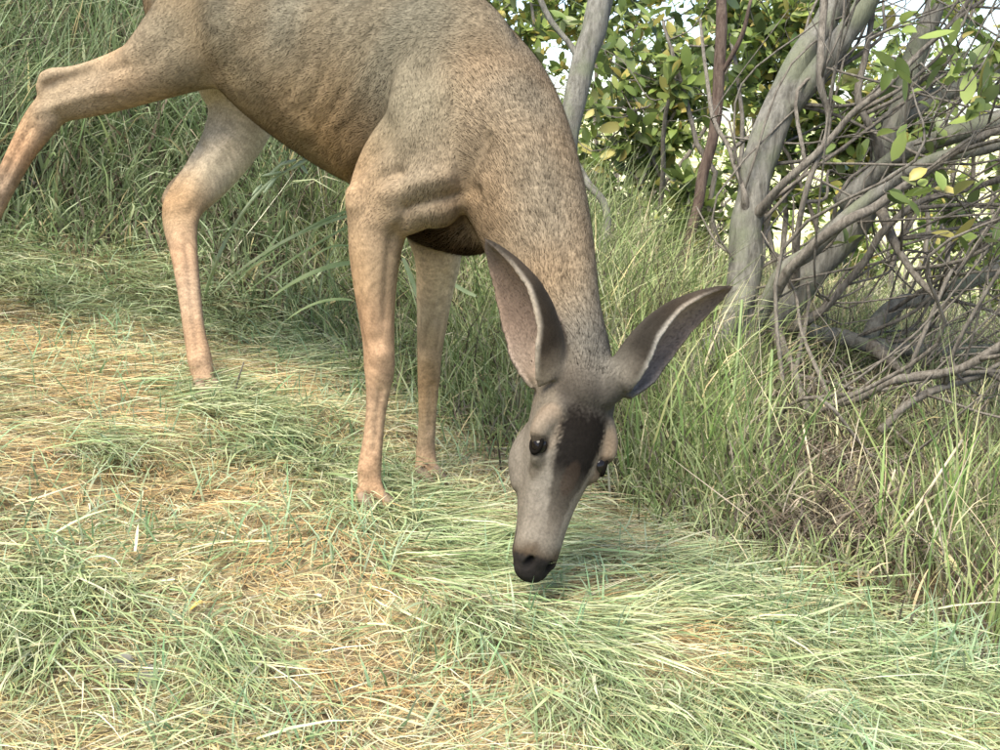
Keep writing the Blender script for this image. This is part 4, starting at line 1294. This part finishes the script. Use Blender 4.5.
slim_tree('reddish_sapling', [(724, -50, 4.1, 6.5), (723, -10, 4.1, 7), (720, 60, 4.1, 7.5), (713, 130, 4.1, 7.5), (703, 180, 4.1, 7), (693, 225, 4.1, 7), (689, 270, 4.1, 7)], M_red,
          'thin reddish brown stem between the two grey trunks', [[(718, 80, 4.1, 3), (740, 40, 4.05, 3), (752, 0, 4.0, 2)]])

# ---- leafy shrubs behind
def shrub(label, base_px, d, crowns, n_twigs, per, n_obj, wts=None, stems=4, spread=.10):
    x, y = P(base_px, 250, d)[:2]; g = gz(x, y)[0]
    root = empty('leafy_shrub', (x, y, g), label, 'shrub', 'leafy shrubs behind the trees')
    cs = [(P(cx, cy, cd), np.array([rx, ry, rz])) for (cx, cy, cd, rx, ry, rz) in crowns]
    hubs = []
    for i in range(stems):
        c, r = cs[i % len(cs)]
        b0 = np.array([x + rng.normal(0, .06), y + rng.normal(0, .06), g - .04])
        top = c + rng.normal(0, .35, 3) * r
        mid = b0 * .5 + top * .5 + np.array([rng.normal(0, .08), rng.normal(0, .08), -.05])
        _, p, _ = tube('stem', [[*b0, .013], [*mid, .010], [*top, .006], [*(top + rng.normal(0, .3, 3) * r + np.array([0, 0, .1])), .003]], root, M_twig, 8, 6, .05, .06)
        hubs.append(p[6:])
    hubs = np.vstack(hubs)
    st, en = [], []
    for i in range(n_twigs):
        c, r = cs[rng.integers(len(cs))]
        u = unit(rng.normal(0, 1, 3)) * rng.random() ** .4
        e = c + u * r
        if noise3(e[None], 3.2)[0] < .44: continue
        a = hubs[np.argmin(np.linalg.norm(hubs - e, axis=1) + rng.uniform(0, .15, len(hubs)))]
        st.append(a); en.append(e)
    tp, dr = twig_set(root, st, en, .0030, M_twig, as_one=True, sag=.12)
    foliage(root, tp, dr, per, spread, n_obj, wts=wts)
    return root
YG = [.5, .8, 1.5, 3, 3, .6, 2]
shrub('dense leafy shrub filling the gap right of the deer neck', 650, 4.7, [(600, 90, 4.7, .30, .35, .32), (660, 60, 4.6, .28, .35, .30), (640, 190, 4.7, .28, .3, .22), (700, 150, 4.6, .22, .3, .35)], 135, 6, 300)
shrub('leafy shrub with dark glossy leaves behind the reddish stem', 715, 4.3, [(700, 60, 4.35, .2, .2, .25), (700, 220, 4.3, .16, .2, .22), (730, 140, 4.3, .16, .2, .3)], 62, 6, 300, [3, 3, 2, 1, .6, 2, .2])
shrub('tall leafy shrub between the grey trunk and leaning trunk', 800, 5.0, [(800, 150, 5.0, .35, .4, .35), (850, 60, 5.0, .4, .4, .3), (780, 20, 5.0, .3, .4, .3)], 260, 7, 300)
shrub('sparse leafy shrub against the sky at upper right corner', 930, 4.9, [(950, 60, 4.9, .35, .4, .28), (900, 150, 5.0, .3, .3, .25), (1030, 120, 4.9, .3, .3, .4)], 200, 6, 300)
shrub('bright yellow green shrub low behind the bare branches', 930, 5.6, [(930, 260, 5.6, .45, .4, .25), (990, 320, 5.5, .3, .4, .25), (850, 300, 5.8, .3, .3, .2)], 190, 6, 300, YG)
shrub('leafy shrub with yellowing leaves behind the slender trunk', 590, 5.6, [(548, 10, 5.6, .35, .4, .3), (640, 0, 5.7, .45, .4, .3), (720, 20, 5.8, .4, .4, .3)], 170, 7, 200, [1, 1.5, 2, 2, 2, 1, 3])
shrub('pale green shrub behind the bank grass at upper left', 150, 4.8, [(120, 0, 4.8, .4, .3, .22), (220, 0, 4.8, .3, .3, .2), (20, -10, 4.9, .35, .3, .2)], 90, 6, 200, YG)
shrub('far pale shrub in the open field behind the tangled twigs', 960, 8.5, [(930, 190, 8.5, .8, .6, .5), (1010, 250, 8.3, .6, .6, .5), (860, 240, 8.8, .5, .5, .4)], 170, 8, 0, YG, stems=6)
shrub('far olive shrub in the field seen past the reddish stem', 690, 8.0, [(660, 150, 8.0, .7, .6, .5), (740, 200, 8.0, .6, .6, .5), (780, 120, 8.2, .6, .5, .5)], 100, 8, 0, [1, 2, 3, 3, 2, 1, 2], stems=6)
shrub('far tall shrub on the skyline above the leaning trunk', 900, 10.5, [(900, 80, 10.5, 1.2, .8, .8), (990, 110, 10.5, 1.0, .8, .8), (820, 120, 10.5, .9, .8, .7)], 130, 8, 0, [1, 2, 3, 3, 2, 1, 2], stems=6)
shrub('far shrub on the skyline behind the slender trunk', 620, 10.0, [(600, 110, 10, 1.2, .8, .9), (700, 90, 10, 1.0, .8, .9), (560, 180, 10, .9, .8, .6)], 110, 8, 0, [1, 2, 3, 3, 2, 1, 2], stems=6)
# ------------------------------------------------------------------ single plants and small things
def place_blades(root, specs, mat_for, name='blade'):
    """each blade its own part: start, end, width, sag, colour"""
    for (a, b, w, sag, mat) in specs:
        a = np.array(a); b = np.array(b); n = 9
        t = np.linspace(0, 1, n)[:, None]
        mid = a + (b - a) * t + np.array([0, 0, 1.0]) * sag * 4 * t * (1 - t)
        tang = unit(np.gradient(mid, axis=0))
        side = unit(np.cross(tang, unit(CAM - mid) * .6 + np.array([0, 0, .5])))
        wd = (w * np.interp(np.linspace(0, 1, n), [0, .15, .6, .9, 1], [.6, 1, .85, .4, .05]))[:, None] * .5
        up = np.cross(side, tang)
        V = np.stack([mid - side * wd, mid + up * wd * -.35, mid + side * wd], 1).reshape(-1, 3)
        q = []
        for i in range(n - 1):
            q += [[3 * i, 3 * i + 1, 3 * i + 4, 3 * i + 3], [3 * i + 1, 3 * i + 2, 3 * i + 5, 3 * i + 4]]
        q = np.array(q)
        new_obj(name, mesh_np(name, rel(V, root), q.ravel(), np.full(len(q), 4), mat=mat), root)

def leafy(name, c, c2, tr=.3):
    m = mat_plain(name, c, rough=.5, c2=c2, scale=30)
    nt = m.node_tree; N, L = nt.nodes, nt.links
    b = N['Principled BSDF']; t = N.new('ShaderNodeBsdfTranslucent'); ms = N.new('ShaderNodeMixShader'); ms.inputs[0].default_value = tr
    L.new(b.inputs['Base Color'].links[0].from_socket, t.inputs['Color']); L.new(b.outputs[0], ms.inputs[1]); L.new(t.outputs[0], ms.inputs[2])
    L.new(ms.outputs[0], N['Material Output'].inputs['Surface'])
    return m
M_b1 = leafy('broad_blade_green', (.22, .30, .12), (.30, .38, .17))
M_b2 = leafy('broad_blade_pale', (.32, .40, .19), (.42, .48, .26))
M_oat = leafy('oat_pale_green', (.38, .48, .30), (.50, .58, .40))
M_dry = leafy('dry_stalk', (.48, .40, .26), (.62, .55, .40), .15)

# the fan of long broad blades behind the near foreleg
gb = G(350, 262)
fan = empty('broad_leaved_grass', (gb[0], gb[1] + .25, gz(gb[0], gb[1] + .25)[0]), 'fan of long broad pale green blades behind the near foreleg', 'grass clump')
sp = []
for i, (x0, y0, x1, y1, w, m, g_) in enumerate(((356, 208, 226, 290, .008, 0, .025), (356, 214, 208, 297, .010, 1, .03), (356, 222, 236, 300, .007, 0, .01),
        (358, 262, 268, 300, .014, 0, .02), (352, 300, 284, 322, .008, 0, .02), (350, 246, 300, 270, .006, 0, .02), (476, 296, 404, 234, .012, 1, -.02), (403, 258, 424, 318, .011, 1, .01))):
    d0, d1 = 2.98 + .05 * rng.random(), 2.96 + .06 * rng.random()
    sp.append((P(x0, y0, d0), P(x1, y1, d1), w, g_, (M_b1, M_b2)[m]))
place_blades(fan, sp, None)

# the oat stalk with its drooping ear
oat_rows = [(308, 156, 2.85, 1.1), (292, 168, 2.86, 1.3), (270, 182, 2.87, 1.6), (252, 200, 2.88, 1.7), (238, 220, 2.92, 1.8), (226, 240, 2.96, 2)]
orow = PR(oat_rows) + [list(P(214, 268, 3.0)) + [.0045], list(G(203, 296) - np.array([0, 0, .01])) + [.005]]
oat = empty('oat_stalk', (orow[-1][0], orow[-1][1], gz(orow[-1][0], orow[-1][1])[0]), 'pale green wild oat stalk leaning under the deer belly', 'oat stalk')
tube('stem', orow, oat, M_oat, 6, 4, 0)
for (x, y, dx, dy, L_) in ((308, 157, 10, -6, .035), (296, 160, -12, 4, .034), (290, 170, 16, -9, .04), (282, 172, -16, 3, .036), (276, 178, -10, 12, .04), (268, 176, 14, -12, .04), (262, 184, -8, 9, .034), (300, 164, 6, 8, .03)):
    a = P(x, y, 2.855); b = P(x + dx * 1.3, y + dy * 1.3, 2.84)
    pts = np.array([a, a * .65 + b * .35, a * .3 + b * .7, b]); r = np.array([.0012, .0042, .0036, .0006])
    tube('spikelet', np.column_stack([pts, r]), oat, M_oat, 6, 3, 0)

def stalk(label, rows, mat=M_dry, name='dry_stalk', cat='stalk'):
    rr = to_ground(PR(rows), .01)
    root = empty(name, (rr[-1][0], rr[-1][1], gz(rr[-1][0], rr[-1][1])[0]), label, cat, 'single long grass stalks')
    tube('stem', rr, root, mat, 6, 5, 0)
    return root
stalk('thin pale dry stalk crossing the brown litter at right', [(803, 425, 2.75, 1.2), (812, 475, 2.65, 1.3), (818, 540, 2.5, 1.4), (835, 580, 2.4, 1.4)])
stalk('long straw coloured stalk slanting across the litter at right', [(962, 440, 2.6, 1.4), (915, 510, 2.5, 1.6), (880, 560, 2.42, 1.6), (865, 585, 2.4, 1.5)])
stalk('pale stalk leaning right beside the slanting straw stalk', [(895, 470, 2.6, 1.3), (870, 545, 2.5, 1.5), (848, 575, 2.42, 1.5)])
stalk('bent dry stalk arching at the right edge grass', [(925, 500, 2.5, 1.2), (940, 540, 2.4, 1.4), (960, 575, 2.35, 1.3), (945, 600, 2.3, 1.3)])
stalk('tall green stem standing right of the raised ear', [(772, 350, 2.9, 1.6), (769, 420, 2.8, 1.8), (766, 500, 2.65, 2.0), (765, 530, 2.6, 2)], M_b1)
stalk('slim green stem left of the tree base', [(742, 300, 3.0, 1.5), (735, 380, 2.9, 1.6), (722, 470, 2.75, 1.8)], M_b1)

# upright tufts at right
def tuft(label, q, n, h, spread, pal_, w=(.003, .006)):
    g = G(*q)
    root_loc = (g[0], g[1], gz(g[0], g[1])[0])
    b = np.column_stack([g[0] + rng.normal(0, spread, n), g[1] + rng.normal(0, spread, n)])
    b = np.column_stack([b, gz(b[:, 0], b[:, 1])]) - np.array(root_loc)
    c = pal(n, pal_)
    me = blade_mesh('grass_tuft', b, rng.uniform(0, 6.28, n), rng.uniform(1.05, 1.5, n), rng.uniform(.1, 1.1, n), h * rng.uniform(.5, 1.15, n), rng.uniform(w[0], w[1], n), c * .85, c * 1.05, M_green, 4, curl=rng.normal(0, .3, n))
    o = tag(new_obj('grass_tuft', me), label, 'grass tuft', 'upright grass tufts at right'); o.location = root_loc
    return o
BR = [(.26, .37, .11), (.34, .44, .16), (.20, .30, .10), (.46, .50, .22)]
tuft('tall bright green tuft by the right edge below the low branch', (945, 545), 34, .42, .04, BR)
tuft('green tuft in the lower right corner of the slope', (990, 640), 36, .30, .045, BR)
tuft('upright yellowish green tuft in front of the tree base', (738, 500), 34, .40, .05, BR)
tuft('green tuft just right of the deer cheek', (650, 480), 40, .34, .06, BR)
tuft('lush tuft under the raised ear of the deer', (690, 455), 40, .36, .06, BR)
tuft('arching green tuft beside the moss green trunk base', (715, 420), 36, .36, .05, BR)
tuft('thin green tuft right of the litter hollow', (895, 560), 16, .28, .05, BR)

# grey stones half buried at lower left
M_stone = mat_plain('grey_stone', (.17, .16, .14), rough=.95, spec=.1, c2=(.29, .28, .25), scale=40, bump=.6)
def stone(label, q, r, sc, seed):
    g = G(*q)
    bm = bmesh.new(); bmesh.ops.create_icosphere(bm, subdivisions=3, radius=r)
    R = np.random.default_rng(seed)
    for _ in range(7):                             # broken faces
        nrm_ = unit(R.normal(0, 1, 3)); off = r * R.uniform(.55, .85)
        for v in bm.verts:
            k = np.dot(nrm_, v.co) - off
            if k > 0: v.co = Vector(np.array(v.co) - nrm_ * k)
    for v in bm.verts: v.co = (v.co.x * sc[0], v.co.y * sc[1], v.co.z * sc[2])
    me = bpy.data.meshes.new('stone'); bm.to_mesh(me); bm.free(); me.materials.append(M_stone)
    o = tag(new_obj('stone', me), label, 'stone', 'grey stones in the straw')
    o.location = (g[0], g[1], gz(g[0], g[1])[0] + r * sc[2] * .55)
    o.rotation_euler = (0, 0, R.uniform(0, 6))
stone('flat grey stone, left of the pair in the lower left straw', (124, 672), .016, (1, .8, .95), 1)
stone('squarish grey stone, right of the pair in the lower left straw', (150, 684), .018, (1, .9, .9), 2)
stone('small grey stone left of the pair of stones', (87, 652), .010, (1.2, .9, .8), 3)
stone('small dark stone right of the pair of stones', (234, 680), .011, (1.1, .9, .8), 4)
stone('pale stone in the straw near the bottom edge', (205, 720), .014, (1.2, .9, .7), 5)

# fallen leaves
M_dl = [leafy('dead_leaf_pale', (.62, .58, .47), (.74, .70, .60), .1), leafy('dead_leaf_brown', (.10, .065, .042), (.19, .13, .09), .1), leafy('dead_leaf_grey', (.13, .105, .085), (.24, .20, .165), .1), leafy('dead_leaf_yellow', (.55, .42, .08), (.66, .52, .14), .15)]
def dead_leaf(label, q, size, m, seed):
    R = np.random.default_rng(seed)
    g = G(*q)
    me, _, _ = leaf_mesh('dead_leaf', M_dl[m], size, size * .48, .5, .4)
    o = tag(new_obj('dead_leaf', me), label, 'dead leaf', 'fallen leaves on the slope')
    o.location = (g[0], g[1], gz(g[0], g[1])[0] + .018)
    o.rotation_euler = (R.uniform(-.15, .25), R.uniform(-.2, .2), R.uniform(0, 6.28))
dead_leaf('pale curled leaf in the straw at bottom centre left', (322, 610), .034, 0, 1)
dead_leaf('pale leaf lying below the hind hoof', (148, 438), .026, 0, 2)
dead_leaf('dark curled leaf on the soil right of the muzzle', (648, 542), .06, 1, 3)
dead_leaf('grey leaf beside the dark curled leaf right of muzzle', (662, 548), .055, 2, 4)
dead_leaf('reddish brown leaf in the grass below the litter', (728, 568), .05, 1, 5)
dead_leaf('small yellow leaf on the straw at lower left', (205, 615), .022, 3, 6)
dead_leaf('small yellow leaf under the litter at lower right', (775, 635), .024, 3, 7)
for i, (q, w) in enumerate((((790, 505), 'curled brown leaf in the litter below the fallen branch'), ((862, 498), 'grey dead leaf among the litter near the slanting stalk'), ((845, 470), 'brown dead leaf at the tip of the fallen branch'),
        ((808, 540), 'grey dead leaf at the front edge of the litter'), ((880, 530), 'brown dead leaf at the foot of the slanting stalk'), ((770, 520), 'grey dead leaf left of the litter hollow'))):
    dead_leaf(w, q, .05 + .02 * rng.random(), 1 + i % 2, 20 + i)

# dark stick by the hind hoof
sr = [list(G(232, 402) + np.array([0, 0, .0])) + [.0022], list(P(238, 380, depth(G(232, 402)))) + [.002], list(P(244, 362, depth(G(232, 402)))) + [.0014]]
stick = tag(empty('stick', (sr[0][0], sr[0][1], sr[0][2]), 'short dark stick poking up beside the far hind hoof', 'stick'))
tube('shaft', sr, stick, M_twig, 6, 4, .1)
# fallen grey branch in the litter
fr = PR([(760, 438, 3.02, 4), (785, 444, 2.98, 5.5), (812, 453, 2.94, 5.5), (850, 466, 2.88, 4.5), (870, 470, 2.86, 3)])
fb = empty('fallen_branch', fr[2][:3], 'grey fallen branch lying in the litter under the tree', 'branch')
tube('shaft', fr, fb, M_bark, 10, 5, .1)
